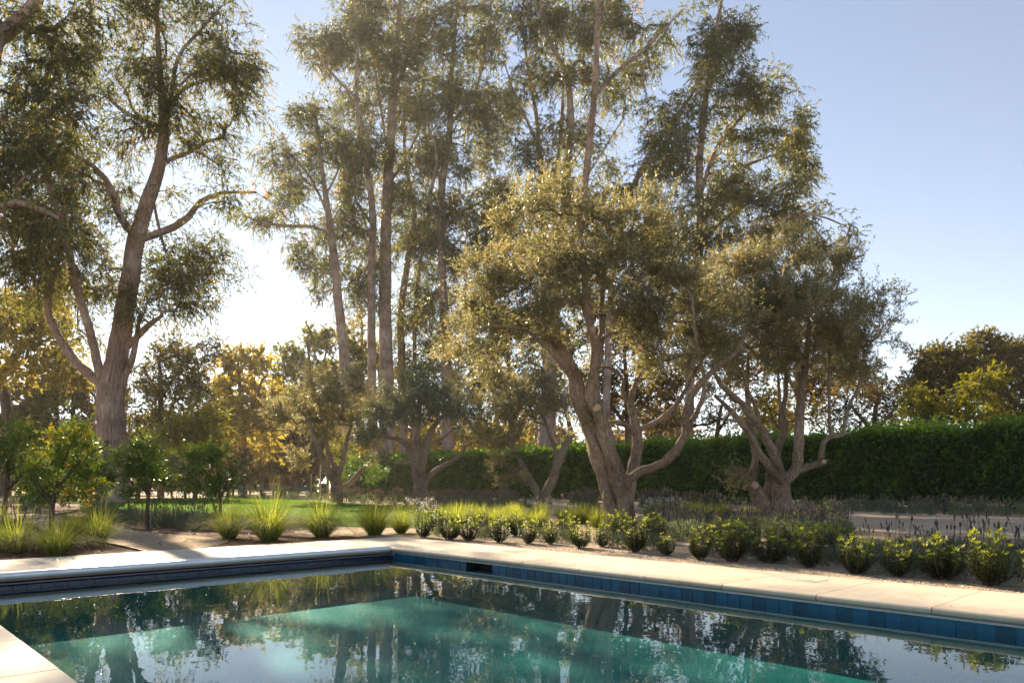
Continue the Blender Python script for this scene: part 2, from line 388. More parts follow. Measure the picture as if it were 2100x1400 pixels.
def G(*pp): return [gnd(x, y) for x, y in pp]
LAWN = G((150, 1030), (250, 1022), (480, 1019), (600, 1023), (700, 1031), (860, 1040), (1000, 1046), (1090, 1054), (1060, 1070), (960, 1080), (800, 1079), (620, 1074), (450, 1062), (330, 1052), (230, 1044))
patch('lawn', LAWN, -.014, M['lawn'], 'smooth green lawn beyond the grass clumps', 'lawn')
MULCH = [UV(8.2, V_OUT - .1)[:2] + (0,), UV(8.2, 16.2)[:2] + (0,)] + G((640, 1075), (440, 1063), (330, 1053), (230, 1045), (150, 1035), (0, 1035), (-300, 1040)) + [UV(-8, 22), UV(-8, V_OUT - .1), UV(0, V_OUT - .1)]
patch('mulch_bed', MULCH, -.024, M['mulch'], 'red-brown bark mulch bed at the end of the pool', 'mulch')
PATH = G((300, 1128), (245, 1116), (180, 1104), (120, 1094), (60, 1080), (0, 1069), (-200, 1060), (-200, 1049), (0, 1051), (95, 1053), (150, 1064), (235, 1079), (330, 1091), (410, 1098), (470, 1106), (400, 1122))
patch('gravel_path', PATH, -.019, M['path'], 'tan granite path curving away from the pool end', 'path')
GRAV = [UV(U_OUT - .2, -5), UV(16, -8), UV(15, 2), UV(13.3, 8), UV(12.5, 13), UV(9.5, 14.2), UV(U_OUT - .2, 14)]
patch('gravel_bed', GRAV, -.022, M['gravel'], 'pea gravel bed beside the long pool coping', 'gravel bed')
DRIVE = G((2500, 1130), (2100, 1104), (1850, 1092), (1700, 1080), (1640, 1065), (1600, 1050), (1560, 1040), (1660, 1044), (1850, 1050), (2100, 1060), (2500, 1078))
patch('driveway', DRIVE, -.018, M['drive'], 'pale granite driveway in front of the hedge', 'driveway')
ROAD = [(-90, 66, 0), (-30, 66, 0), (8, 78, 0), (8, 84, 0), (-30, 82, 0), (-90, 82, 0)]
patch('road', ROAD, -.02, M['asphalt'], 'pale sunlit road beyond the lawn', 'road')
DG = G((480, 1018), (620, 1022), (860, 1038), (1150, 1052), (1300, 1044), (1300, 1030), (900, 1022), (620, 1013), (480, 1013))
patch('granite_strip', DG, -.021, M['drive'], 'pale granite strip between the lawn and the hedge', 'gravel strip')

# pool shell: floor, water, walls with tiles
def quad_uv(name, pts, mat, label=None, cat=None):
    o = link(name, mesh_py(name, pts, [tuple(range(len(pts)))], mat)); return tag(o, label, cat, kind='structure')
quad_uv('pool_floor', [UV(U_NEAR - .1, V_BACK - .1, Z_FLOOR), UV(U_IN + .1, V_BACK - .1, Z_FLOOR), UV(U_IN + .1, V_IN + .4, Z_FLOOR), UV(U_NEAR - .1, V_IN + .4, Z_FLOOR)], M['plaster'], 'teal plaster floor of the swimming pool', 'pool floor')

def uvbox(name, u0, u1, v0, v1, z0, z1, mat, parent=None, bev=0.0):
    """box in the pool axes; object origin at its centre, turned to the pool"""
    c = UV((u0 + u1) / 2, (v0 + v1) / 2, (z0 + z1) / 2)
    V, F = box(-(u1 - u0) / 2, (u1 - u0) / 2, -(v1 - v0) / 2, (v1 - v0) / 2, -(z1 - z0) / 2, (z1 - z0) / 2)
    o = link(name, mesh_py(name, V, F, mat), parent); o.location = c; o.rotation_euler.z = UVROT
    return o
ww = tag(uvbox('water', U_NEAR + .001, U_IN - .001, V_BACK, V_IN - .001, Z_W - .0005, Z_W, M['water']), 'still teal pool water mirroring the trees', 'water', kind='structure')
ww.data = mesh_py('water', [(-(U_IN - U_NEAR) / 2, -(V_IN - V_BACK) / 2, 0), ((U_IN - U_NEAR) / 2, -(V_IN - V_BACK) / 2, 0), ((U_IN - U_NEAR) / 2, (V_IN - V_BACK) / 2 + .0, 0), (-(U_IN - U_NEAR) / 2, (V_IN - V_BACK) / 2, 0)], [(0, 1, 2, 3)], M['water'])

def wall(name, u0, u1, v0, v1, label):
    e = empty(name, UV((u0 + u1) / 2, (v0 + v1) / 2, 0)); tag(e, label, 'pool wall', kind='structure'); e.rotation_euler.z = UVROT
    return e
def childbox(name, e, u0, u1, v0, v1, z0, z1, mat):
    V, F = box(u0, u1, v0, v1, z0, z1); return link(name, mesh_py(name, V, F, mat), e)

def bevel_tile(sx, sy, d, b):
    """tile facing -x: sx along y, sy along z, thickness d, chamfer b"""
    y, z = sx / 2, sy / 2
    V = [(d, -y, -z), (d, y, -z), (d, y, z), (d, -y, z), (b, -y, -z), (b, y, -z), (b, y, z), (b, -y, z), (0, -y + b, -z + b), (0, y - b, -z + b), (0, y - b, z - b), (0, -y + b, z - b)]
    F = [(4, 8, 9, 5)[::-1], (5, 9, 10, 6)[::-1], (6, 10, 11, 7)[::-1], (7, 11, 8, 4)[::-1], (8, 11, 10, 9), (0, 4, 5, 1)[::-1], (1, 5, 6, 2)[::-1], (2, 6, 7, 3)[::-1], (3, 7, 4, 0)[::-1]]
    return V, F

# long wall at u = U_IN, facing the camera
lw = wall('pool_wall', U_IN, U_IN, 0, 0, 'long pool wall with a band of blue glass tiles')
V_SK1 = V_IN - .00425 - .1515 * 13; V_SK0 = V_SK1 - .1515 * 4          # skimmer mouth
for v0, v1 in ((V_BACK, V_SK0), (V_SK1, V_IN + .5)):
    childbox('wall_backing', lw, .012, .30, v0, v1, Z_FLOOR - .05, -.072, M['tile_grout'])
childbox('wall_backing', lw, .012, .30, V_SK0, V_SK1, Z_FLOOR - .05, -.25, M['tile_grout'])
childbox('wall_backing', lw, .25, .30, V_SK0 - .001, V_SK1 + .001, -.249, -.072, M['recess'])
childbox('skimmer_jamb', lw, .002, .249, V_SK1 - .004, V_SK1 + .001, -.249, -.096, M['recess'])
childbox('plaster_wall', lw, .002, .010, V_BACK, V_IN, Z_FLOOR, -.26, M['plaster'])
childbox('cover_track', lw, -.004, .010, V_BACK, V_IN + .35, -.094, -.072, M['track'])
tile_me = mesh_py('tile', *bevel_tile(.1425, .15, .012, .003), M['tile'])
v = V_IN - .08
while v > 0.2:
    if not (V_SK0 < v < V_SK1):
        t = link('tile', tile_me, lw); t.location = (0, v, -.172); t.rotation_euler = (random.uniform(-.004, .004), 0, random.uniform(-.012, .012))
    v -= .1515
# end wall with the cover recess
ew = wall('pool_wall', 0, 0, V_IN, V_IN, 'end pool wall with the dark cover recess')
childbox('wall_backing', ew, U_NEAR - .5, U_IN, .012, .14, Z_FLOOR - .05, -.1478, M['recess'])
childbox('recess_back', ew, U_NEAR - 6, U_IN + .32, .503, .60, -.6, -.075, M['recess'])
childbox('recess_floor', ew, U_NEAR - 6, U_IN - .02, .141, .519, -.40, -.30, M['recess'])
childbox('plaster_wall', ew, U_NEAR - .5, U_IN - .01, .002, .010, Z_FLOOR, -.26, M['plaster'])
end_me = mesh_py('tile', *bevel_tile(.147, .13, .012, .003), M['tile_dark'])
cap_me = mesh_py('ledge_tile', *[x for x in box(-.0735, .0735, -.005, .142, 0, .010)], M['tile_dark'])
u = U_IN - .09
while u > -3:
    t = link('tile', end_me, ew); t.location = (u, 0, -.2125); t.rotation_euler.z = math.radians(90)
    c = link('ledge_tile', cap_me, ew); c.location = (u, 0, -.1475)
    u -= .1515
# submerged near and back walls
nw = wall('pool_wall', U_NEAR, U_NEAR, 0, 0, 'near pool wall under the camera side coping')
childbox('plaster_wall', nw, -.2, -.002, V_BACK, V_IN + .3, Z_FLOOR - .05, -.072, M['plaster'])
bw = wall('pool_wall', 0, 0, V_BACK, V_BACK, 'far short pool wall out of sight')
childbox('plaster_wall', bw, U_NEAR, U_IN, -.2, -.002, Z_FLOOR - .05, -.072, M['plaster'])

# coping stones with a rounded nose
def nose_slab(length, width, th=.07, r=.033, gap=.010):
    """nose at x=0 towards -x; runs along y"""
    prof = [(width, -th), (width, 0)]
    for k in range(7):
        a = math.radians(90 + k * 30 - 0) if False else math.radians(90 + 180 * k / 6)
        prof.append((r + math.cos(a) * r, -r + math.sin(a) * r))
    prof += [(r + .006, -th + .004), (r + .006, -th)]
    prof = [(x - .03, z) for x, z in prof]
    n = len(prof); y0, y1 = -length / 2 + gap / 2, length / 2 - gap / 2
    V = [(x, y0, z) for x, z in prof] + [(x, y1, z) for x, z in prof]
    F = [(i, (i + 1) % n, n + (i + 1) % n, n + i) for i in range(n)] + [tuple(range(n))[::-1], tuple(range(n, 2 * n))]
    return V, F
def coping(name, label):
    e = empty(name, UV(0, 0, 0)); e.rotation_euler.z = UVROT; return tag(e, label, 'coping', kind='structure')
cp = coping('pool_coping', 'pale limestone coping along the pool')
slab_me = mesh_py('coping_stone', *nose_slab(1.07, U_OUT - U_IN), M['limestone'])
v = -.355
k = 0
while v + .535 < V_IN - .2:
    if v > -9:
        s = link('coping_stone', slab_me, cp); s.location = (U_IN, v, random.uniform(-.0012, .0012))
    v += 1.07; k += 1
v_end = v - .535
corner_me = mesh_py('coping_stone', *nose_slab(V_IN + .26 - v_end, U_OUT - U_IN), M['limestone'])
s = link('coping_stone', corner_me, cp); s.location = (U_IN, (v_end + V_IN + .26) / 2, 0)
for i in range(3):
    s = link('coping_stone', slab_me, cp); s.location = (U_IN, -1.425 - 1.07 * i, 0)
# end coping beyond the lid
L_END = 1.25
e_w = V_OUT - (V_IN + .26)
def flat_slab(lu, lv, th=.07, gap=.010):
    return box(-lu / 2 + gap / 2, lu / 2 - gap / 2, -lv / 2 + gap / 2, lv / 2 - gap / 2, -th, 0)
end_slab = mesh_py('coping_stone', *flat_slab(L_END, e_w), M['limestone'])
u = U_OUT - .73
first = True
cs = link('coping_stone', mesh_py('coping_stone', *flat_slab(U_OUT - U_IN + .03, e_w), M['limestone']), cp); cs.location = ((U_OUT + U_IN - .03) / 2, V_IN + .26 + e_w / 2, 0)
u = U_IN - .03 - L_END / 2
while u > -9:
    s = link('coping_stone', end_slab, cp); s.location = (u, V_IN + .26 + e_w / 2, random.uniform(-.001, .001)); u -= L_END
# near coping under the camera's corner of the picture
near_me = mesh_py('coping_stone', *nose_slab(1.2, 1.6), M['limestone'])
v = -1.4
while v < 12:
    s = link('coping_stone', near_me, cp); s.location = (U_NEAR, v, random.uniform(-.001, .001)); s.rotation_euler.z = math.pi; v += 1.2
for q in ((U_IN + .04, U_OUT - .02, -4.5, V_IN + .25), (-9.2, U_OUT - .02, V_IN + .28, V_OUT - .02), (U_NEAR - 1.52, U_NEAR - .04, -1.9, 12.2)):
    V, F = box(q[0], q[1], q[2], q[3], -.066, -.007); link('grout_bed', mesh_py('grout_bed', V, F, M['grout']), cp)
# recessed lids in the coping (skimmer lids): frame joint + plate
def lid(u, v, su, sv, label):
    e = empty('skimmer_lid', UV(u, v, 0), label, 'lid', 'skimmer lids set into the coping'); e.rotation_euler.z = UVROT
    V, F = box(-su / 2, su / 2, -sv / 2, sv / 2, .0, .0022); link('joint', mesh_py('joint', V, F, M['grout']), e)
    V, F = box(-su / 2 + .007, su / 2 - .007, -sv / 2 + .007, sv / 2 - .007, .0, .0044); link('plate', mesh_py('plate', V, F, M['limestone']), e)
    for q in (-1, 1):
        V, F = box(-.011, .011, q * sv * .22 - .006, q * sv * .22 + .006, .0044, .0056); link('finger_hole', mesh_py('finger_hole', V, F, M['recess']), e)
lid(8.52, 4.02, .32, .42, 'square stone lid flush in the coping near the big shrubs')
lid(8.55, 9.05, .32, .42, 'square stone lid flush in the coping above the dark wall opening')

# aluminium cover lid along the end of the pool
def cover_lid():
    e = empty('pool_cover_lid', UV((U_NEAR + U_IN) / 2, V_IN + .12, 0), 'long silver aluminium cover lid along the pool end', 'cover lid'); e.rotation_euler.z = UVROT
    L = 12.0; x1 = (U_IN - U_NEAR) / 2 - .036; x0 = x1 - L
    prof = []
    for k in range(9):
        a = math.radians(90 + 180 * k / 8); prof.append((-.045 + math.cos(a) * .045, -.018 + math.sin(a) * .047))
    prof += [(.135, -.05), (.135, .022)]
    n = len(prof)
    V = [(x0, y, z) for y, z in prof] + [(x1, y, z) for y, z in prof]
    F = [(i, (i + 1) % n, n + (i + 1) % n, n + i) for i in range(n)] + [tuple(range(n))[::-1], tuple(range(n, 2 * n))]
    link('lid_panel', mesh_py('lid_panel', V, F, M['aluminium']), e)
    V, F = box(x0, x1, -.060, -.050, -.084, -.064); link('drip_edge', mesh_py('drip_edge', V, F, M['timber']), e)
    V, F = box(x1 + .001, x1 + .034, -.04, .152, -.085, -.012); link('end_bracket', mesh_py('end_bracket', V, F, M['black']), e)
    mb = MB(); mb.add(*tube([(x0, .05, -.21), (x1 - .05, .05, -.21)], [.07, .07], 16)); mb.build('cover_roller', M['black'], e)
    mb = MB(); mb.add(*tube([(x0, -.05, -.118), (x1 + .02, -.05, -.118)], [.012, .012], 8)); mb.build('lead_bar', M['galvanised'], e)
cover_lid()

# ------------------------------------------------------------------ trees
def grow(nodes, rads, attr, rng, step=0.8, up_pen=0.8, wob=0.12, cap_r=1.0):
    """join crown points to the nearest limb or branch; returns polylines with their loads and tips"""
    P = [tuple(p) for p in nodes]; par = [-1] * len(P); load = [0] * len(P); nl = len(P)
    arr = np.zeros((len(P) + len(attr) * 12 + 10, 3)); arr[:nl] = nodes; cnt = nl
    d0 = np.array([np.min(np.linalg.norm(arr[:nl] - a, axis=1)) for a in attr])
    paths = []
    for i in np.argsort(d0):
        a = attr[i]
        dv = arr[:cnt] - a; d = np.sqrt((dv ** 2).sum(1)) + up_pen * np.maximum(0, dv[:, 2])
        j = int(np.argmin(d)); p0 = arr[j].copy(); L = np.linalg.norm(a - p0)
        if L < 0.08: continue
        n = min(10, max(2, int(L / step) + 1))
        bend = rng.normal(size=3) * L * wob + np.array([0, 0, L * 0.08])
        prev = j; ids = [j]
        for k in range(1, n + 1):
            t = k / n
            q = p0 * (1 - t) + a * t + bend * math.sin(math.pi * t) + rng.normal(size=3) * L * wob * .18 * (1 if k < n else 0)
            if cnt >= len(arr): break
            arr[cnt] = q; par.append(prev); load.append(0); prev = cnt; ids.append(cnt); cnt += 1
        paths.append(ids)
        q = prev
        while q != -1 and q >= nl: load[q] += 1; q = par[q]
    return arr[:cnt], par, np.array(load), paths, nl

def sample_blobs(blobs, Y, rng, per, depth=1.0, spread=0.35, clamp=None):
    out = []
    for b in blobs:
        px, py, rx, rz = b[:4]; dens = b[4] if len(b) > 4 else 1.0; dy = b[5] if len(b) > 5 else None
        c = at(px, py, Y); sx, sz = rx / F_PX * Y, rz / F_PX * Y; sy = depth * max(sx, sz) * .9
        off = rng.uniform(-1, 1) * spread * 2 * sx if dy is None else dy
        n = max(3, int(per * dens * (sx * sz) ** .5 * max(1, (sx * sz) ** .25) + .5))
        d = rand_unit(n, rng) * (rng.uniform(.15, 1, n) ** .5)[:, None]
        if clamp and n > 8:
            nc = max(3, n // 9); d = d[rng.integers(0, nc, n)] + rng.normal(size=(n, 3)) * clamp * .55
        out.append(np.column_stack([c[0] + d[:, 0] * sx, c[1] + off + d[:, 1] * sy, c[2] + d[:, 2] * sz]))
    return np.concatenate(out)

def sprays(tips, tdir, rng, twigs, leaves, tl, leafL, leafW, droop=0.0, hang=0.0, spread=.9, up=0.0, tri=False, fold=.15, tint=None, twig_mb=None, twig_r=.006):
    """twigs fan out of each crown point and carry leaves"""
    n = len(tips)
    T0 = np.repeat(tips, twigs, 0); td = np.repeat(tdir, twigs, 0)
    D = unit(td * .6 + rand_unit(n * twigs, rng) * spread + np.array([0, 0, up]))
    Ls = tl * rng.uniform(.55, 1.25, n * twigs)
    T0 = T0 + rng.normal(size=T0.shape) * tl * .22
    t = np.tile(np.linspace(.12, 1, leaves), n * twigs) + rng.uniform(-.05, .05, n * twigs * leaves)
    Tr = np.repeat(T0, leaves, 0); Dr = np.repeat(D, leaves, 0); Lr = np.repeat(Ls, leaves)
    P = Tr + Dr * (t * Lr)[:, None]; P[:, 2] -= droop * Lr * t ** 2
    ld = unit(Dr * .75 + rand_unit(len(P), rng) * .85 + np.array([0, 0, -hang]))
    lenv = leafL * rng.uniform(.7, 1.25, len(P)); wid = leafW * rng.uniform(.75, 1.25, len(P))
    V, F, k = leaf_geo(P, ld, lenv, wid, tri, fold, rng)
    tip_t = np.repeat(rng.normal(.0, .2, n), twigs * leaves)
    ti = np.clip(.45 + tip_t + rng.normal(0, .17, len(P)), 0, 1)
    if tint is not None: ti = np.clip(ti + tint, 0, 1)
    if twig_mb is not None:
        for a, d, l in zip(T0, D, Ls):
            q = np.array([a, a + d * l * .5 - [0, 0, droop * l * .25], a + d * l - [0, 0, droop * l]])
            twig_mb.add(*tube(q, [twig_r, twig_r * .8, twig_r * .4], 3))
    return V, F, np.repeat(ti, k)

def make_tree(name, label, cat, Y, limbs, blobs, bark, leaf, group=None, per=9, seed=1, leafL=.3, leafW=.07, twigs=5, leaves=9, tl=.9, droop=.3, hang=.6, up=0.0,
              step=.9, tip_r=.012, tri=True, spread=.9, sides=9, lump=.18, depth=1.0, up_pen=.8, tint=0.0, limb_depth=.5, fold=.15, tube_step=.6, wob=.12, trunk_lump=None, twig=False, keep=1.0, cspread=.35, along=0.0, limb_scale=1.0, wisp=0.0, trunk_scale=1.0, clump=0.0):
    """limbs: lists of (px, py, radius px[, depth m]); the first is the trunk and starts in the ground"""
    rng = np.random.default_rng(seed)
    base = at(limbs[0][0][0], HZ, Y); base[2] = 0
    root = empty(name, tuple(base), label, cat, group)
    nodes = []; nrad = []; ends = []
    mains = []
    for li, lb in enumerate(limbs):
        P = np.array([at(p[0], p[1], Y) for p in lb]); R = np.array([p[2] / F_PX * Y for p in lb]) * (trunk_scale if li == 0 else limb_scale)
        if li == 0:
            P[0][2] = -.25; P[:, 1] += np.array([p[3] if len(p) > 3 else 0 for p in lb])
        else:
            sl = rng.uniform(-limb_depth, limb_depth)
            s = np.concatenate([[0], np.cumsum(np.linalg.norm(np.diff(P, axis=0), axis=1))])
            anchor = 0.0
            if mains:
                allp = np.concatenate(mains); dd = np.hypot(allp[:, 0] - P[0][0], allp[:, 2] - P[0][2]); anchor = allp[np.argmin(dd)][1] - Y
                if dd.min() > 2.5 * R[0] + .6: anchor = 0.0
            if P[0][2] < .6: P[0][2] = -.25
            if len(lb[0]) > 3: P[:, 1] += np.array([p[3] if len(p) > 3 else 0 for p in lb])
            else: P[:, 1] += anchor + sl * s
        Pc, Rc = catmull(P, R, tube_step)
        mains.append(Pc)
        if li == 0 or True:
            lm = (trunk_lump if (li == 0 and trunk_lump is not None) else lump)
            sd = sides + (6 if li == 0 else 0)
            mb = MB(); Vt, Ft = tube(Pc - base, Rc, sd, lm, seed * 31 + li)
            mb.add(Vt, Ft); mb.build('trunk' if li == 0 else 'limb', bark, root)
        grow_ok = Pc[:, 2] > (min(b_z(bb, Y) for bb in blobs) - 2.5) if blobs else np.ones(len(Pc), bool)
        nodes.append(Pc[grow_ok] if grow_ok.any() else Pc[-1:])
        if Pc[-1][2] > 2.0:
            ed = unit(Pc[-1] - Pc[max(0, len(Pc) - 3)]); q_ = rng.uniform(.1, 1.0, 4)[:, None]
            ends.append(Pc[-1] + ed * tl * 1.5 * q_ + rand_unit(4, rng) * tl * .6 * (.3 + q_))
    nodes = np.concatenate(nodes)
    att = sample_blobs(blobs, Y, rng, per, depth, cspread, clump)
    if ends: att = np.vstack([att] + ends)
    arr, par, load, paths, nl = grow(nodes, None, att, rng, step, up_pen, wob)
    mb = MB(); tips = []; tdirs = []
    for ids in paths:
        pts = arr[ids] - base
        r = tip_r * np.maximum(1, load[ids]) ** .5; r[0] = r[1] if len(r) > 1 else r[0]
        mb.add(*tube(pts, r, 4 if r[0] < .03 else 6))
        tips.append(pts[-1]); tdirs.append(pts[-1] - pts[-2])
        if len(pts) > 3:
            tips.append(pts[-2]); tdirs.append(pts[-2] - pts[-3])
    if mb.n: tag(mb.build('branches', bark, root), kind='stuff')
    tips = np.array(tips); tdirs = unit(np.array(tdirs))
    if along:
        zmin = min(b_z(bb, Y) for bb in blobs) + 1.0
        ok = nodes[nodes[:, 2] > zmin]; ok = ok[rng.random(len(ok)) < along]
        if len(ok):
            off = rand_unit(len(ok), rng) * np.array([1, 1, .5]); tips = np.vstack([tips, ok - base + off * tl * .55]); tdirs = np.vstack([tdirs, unit(off + [0, 0, .3])])
    if keep < 1: m_ = rng.random(len(tips)) < keep; tips, tdirs = tips[m_], tdirs[m_]
    tmb = MB() if twig else None
    V, F, ti = sprays(tips, tdirs, rng, twigs, leaves, tl, leafL, leafW, droop, hang, spread, up, tri, fold, tint, tmb)
    tag(link('crown', mesh_np('crown', V, F, leaf, ti), root), kind='stuff')
    if tmb is not None and tmb.n: tag(tmb.build('twigs', bark, root), kind='stuff')
    if wisp:
        m_ = rng.random(len(tips)) < wisp; wt, wd = tips[m_], tdirs[m_]
        if len(wt):
            V2, F2, t2 = sprays(wt, wd, rng, 3, 22, tl * 2.1, leafL, leafW, .02, 0, .45, .75, tri, fold, tint + .1)
            tag(link('shoots', mesh_np('shoots', V2, F2, leaf, t2), root), kind='stuff')
    make_tree.total += len(F) * (1 if tri else 2)
    return root
make_tree.total = 0
def b_z(b, Y): return CAM_H + (HZ - b[1] - b[3]) / F_PX * Y

EUC = dict(bark=M['euc_bark'], leaf=M['euc_leaf'], group='tall eucalyptus trees', twigs=8, leaves=13, tl=1.0, droop=.35, hang=.8)

# big eucalyptus behind the citrus trees
E1 = make_tree('eucalyptus_tree', 'huge eucalyptus with thick shaggy pinkish trunk rising behind the citrus trees', 'eucalyptus', 44,
    [[(232, 1015, 36), (230, 950, 31), (228, 870, 29), (228, 800, 28), (240, 740, 22), (252, 660, 20), (264, 590, 19), (280, 490, 17), (308, 400, 14.5), (328, 335, 12), (336, 270, 11), (332, 200, 8), (326, 120, 6), (322, 40, 4.5), (320, -60, 3)],
     [(222, 800, 12), (200, 780, 11), (170, 750, 10), (142, 705, 9), (124, 655, 8), (130, 615, 7), (152, 565, 5), (180, 515, 3.5)],
     [(215, 800, 12), (208, 740, 10), (204, 690, 9.5), (192, 610, 8.5), (186, 540, 7.5), (172, 440, 5), (150, 340, 3)],
     [(282, 485, 10), (266, 470, 9), (252, 440, 8.5), (245, 400, 7.5), (222, 365, 5.5), (150, 325, 3)],
     [(286, 490, 10), (305, 480, 9), (342, 455, 8.5), (366, 428, 8), (382, 390, 6.5), (420, 362, 4.5), (485, 348, 2.5)],
     [(326, 335, 6), (352, 322, 5), (385, 305, 4.5), (410, 285, 3), (440, 270, 2)],
     [(333, 262, 6.5), (300, 246, 5.5), (250, 222, 5), (205, 185, 3.6), (165, 140, 2.2)],
     [(298, 246, 4), (262, 215, 3.4), (245, 175, 2.8), (225, 150, 2)],
     [(336, 250, 6), (352, 200, 5), (372, 170, 4.6), (420, 145, 3.4), (480, 110, 2)],
     [(345, 210, 5), (365, 120, 4.2), (410, 70, 3.4), (460, 20, 2)],
     [(250, 720, 9), (285, 695, 8), (320, 668, 6), (345, 655, 4)],
     [(248, 790, 8), (275, 740, 7), (290, 690, 6), (296, 660, 4)],
     [(312, 400, 3.5), (316, 460, 3.5), (322, 500, 3), (334, 540, 2.2)]],
    [(330, 90, 70, 90), (420, 60, 80, 70), (480, 120, 70, 70), (500, 190, 40, 60), (430, 190, 70, 55), (370, 250, 60, 40), (296, 190, 55, 55, 1.1), (450, 260, 50, 40, .8),
     (410, 300, 60, 35, .7), (370, 400, 40, 30, .4), (440, 420, 50, 40, .45), (470, 350, 45, 30, .5), (400, 520, 70, 50, 1.1), (450, 560, 50, 50, 1.0), (350, 590, 60, 50), (290, 560, 40, 60, .8), (395, 650, 50, 35, .7), (290, 640, 45, 40, .7),
     (200, 380, 60, 50), (150, 340, 60, 50), (110, 440, 80, 60), (170, 500, 60, 50), (90, 540, 70, 50), (150, 610, 50, 40, .8), (60, 600, 50, 40, .7), (200, 300, 40, 30, .6), (240, 450, 30, 40, .6), (165, 690, 45, 30, .6), (330, 10, 60, 40), (226, 205, 34, 34, .8), (280, 110, 40, 50, .6), (288, 280, 40, 34, 1.7), (110, 300, 60, 50, 1.2), (60, 420, 60, 60, 1.2), (130, 560, 70, 50, 1.1), (60, 500, 60, 50, 1.1), (200, 560, 40, 50, .8), (110, 380, 70, 50, 1.2), (400, 610, 50, 40, .9)],
    per=16, seed=3, leafL=.23, leafW=.058, along=.5, sides=12, lump=.22, trunk_lump=.16, tip_r=.014, limb_scale=.85, trunk_scale=.94, clump=.6, **EUC)

def euc_details(root, Y):
    trunk = [c for c in root.children if c.name.startswith('trunk')][0]
    base = np.array(root.location); rng = np.random.default_rng(33)
    cp = np.array([(231, 1000, 35), (230, 950, 31), (228, 870, 29), (228, 800, 28), (240, 740, 21), (252, 660, 19)])
    zs = np.array([at(p[0], p[1], Y)[2] for p in cp]); xs = np.array([at(p[0], p[1], Y)[0] for p in cp]) - base[0]; rs = cp[:, 2] / F_PX * Y
    mb = MB()
    for i in range(190):
        z1 = rng.uniform(1.0, zs[-1]); L = rng.uniform(.5, 2.4); w = rng.uniform(.03, .11); a = rng.uniform(0, 6.283); lift = rng.uniform(0, .12)
        V = []
        for k in range(5):
            t = k / 4; z = z1 - L * t; x = np.interp(z, zs, xs); R = np.interp(z, zs, rs) * 1.06 + .012 + lift * t ** 2
            for q in (-1, 1):
                aa = a + q * w / R * .5 * (1 - .5 * t) + .06 * math.sin(3 * t + i)
                V.append((x + math.cos(aa) * R, math.sin(aa) * R, z))
        mb.add(V, [[2 * k, 2 * k + 1, 2 * k + 3, 2 * k + 2] for k in range(4)])
    tag(mb.build('bark_strips', M['euc_bark_pale'] if False else M['euc_bark'], trunk), 'loose hanging strips of peeling bark', kind='stuff')

def cut_face(root, px, py, Y, rpx, normal, mat, name='cut_face', dy=0.0):
    limb = min([c for c in root.children if c.name.startswith(('limb', 'trunk'))], key=lambda c: np.min(np.linalg.norm(np.array([v.co[:] for v in c.data.vertices]) + np.array(root.location) - (at(px, py, Y) + [0, dy, 0]), axis=1)))
    vv = np.array([v.co[:] for v in limb.data.vertices]); tgt = at(px, py, Y) + [0, dy - 1.0, 0] - np.array(root.location)
    near = vv[np.argsort(np.linalg.norm(vv - tgt, axis=1))[:3]].mean(0)
    nrm = unit(np.array(normal, float)); r_ = rpx / F_PX * Y
    mb = MB(); mb.add(*tube([near - nrm * r_ * 1.0, near + nrm * r_ * .35, near + nrm * r_ * .5, near + nrm * r_ * .42], [r_ * 1.1, r_, r_ * .8, .003], 12)); mb.build(name, mat, limb)
M['cut_wood'] = plain_mat('cut_wood', (.46, .33, .21), .8, noise=14)

# its neighbour, trunk outside the picture
make_tree('eucalyptus_tree', 'dark eucalyptus crown hanging in from the top left picture corner', 'eucalyptus', 38,
    [[(-190, 1040, 34), (-185, 800, 30), (-170, 500, 26), (-120, 250, 22), (-50, 120, 17), (20, 60, 15), (60, 25, 14), (90, -40, 11), (130, -160, 6)],
     [(-160, 420, 12), (-80, 430, 9), (0, 445, 8), (60, 432, 7), (120, 450, 5), (160, 470, 3)],
     [(-140, 330, 12), (-60, 300, 10), (20, 300, 6), (90, 260, 3)],
     [(5, 60, 9), (4, 130, 8), (12, 190, 4), (10, 240, 2)],
     [(-170, 560, 10), (-80, 520, 8), (-20, 490, 7), (30, 480, 5), (70, 500, 3)]],
    [(60, 90, 70, 60), (140, 60, 60, 50), (170, 120, 50, 40), (60, 190, 80, 55), (130, 220, 60, 50), (30, 280, 60, 50), (110, 320, 70, 50), (30, 380, 60, 50), (80, 460, 60, 45), (20, 540, 50, 40), (-60, 150, 70, 70), (-60, 400, 70, 70), (200, 20, 40, 40, .7), (10, 20, 50, 40, .7)],
    per=20, seed=9, leafL=.24, leafW=.068, along=.4, sides=12, lump=.22, tip_r=.012, **EUC)

EF = dict(EUC); EF.update(twigs=8, leaves=13, tl=1.35, leafL=.38, leafW=.085, along=.7, tip_r=.016, limb_scale=.7, trunk_scale=.86, clump=.62, step=1.4, tube_step=1.2, per=13)
make_tree('eucalyptus_tree', 'slender eucalyptus leaning left with one long bare side branch', 'eucalyptus', 80,
    [[(716, 1012, 15), (708, 760, 13), (694, 620, 10), (682, 500, 8.5), (672, 430, 7), (658, 330, 5), (648, 240, 3)],
     [(678, 478, 5), (640, 468, 4.5), (590, 472, 4), (545, 468, 3), (515, 458, 2)],
     [(672, 440, 4), (640, 370, 3.2), (600, 320, 2.4), (575, 300, 1.6)],
     [(668, 400, 4), (690, 350, 3), (700, 300, 2)]],
    [(545, 440, 40, 26, .8), (600, 420, 50, 30, .8), (590, 350, 50, 40), (570, 300, 30, 30, .7), (640, 290, 50, 40), (650, 230, 45, 30), (700, 320, 40, 40), (640, 530, 34, 45), (645, 600, 25, 30, .6), (700, 420, 35, 40, .8)],
    seed=21, **EF)
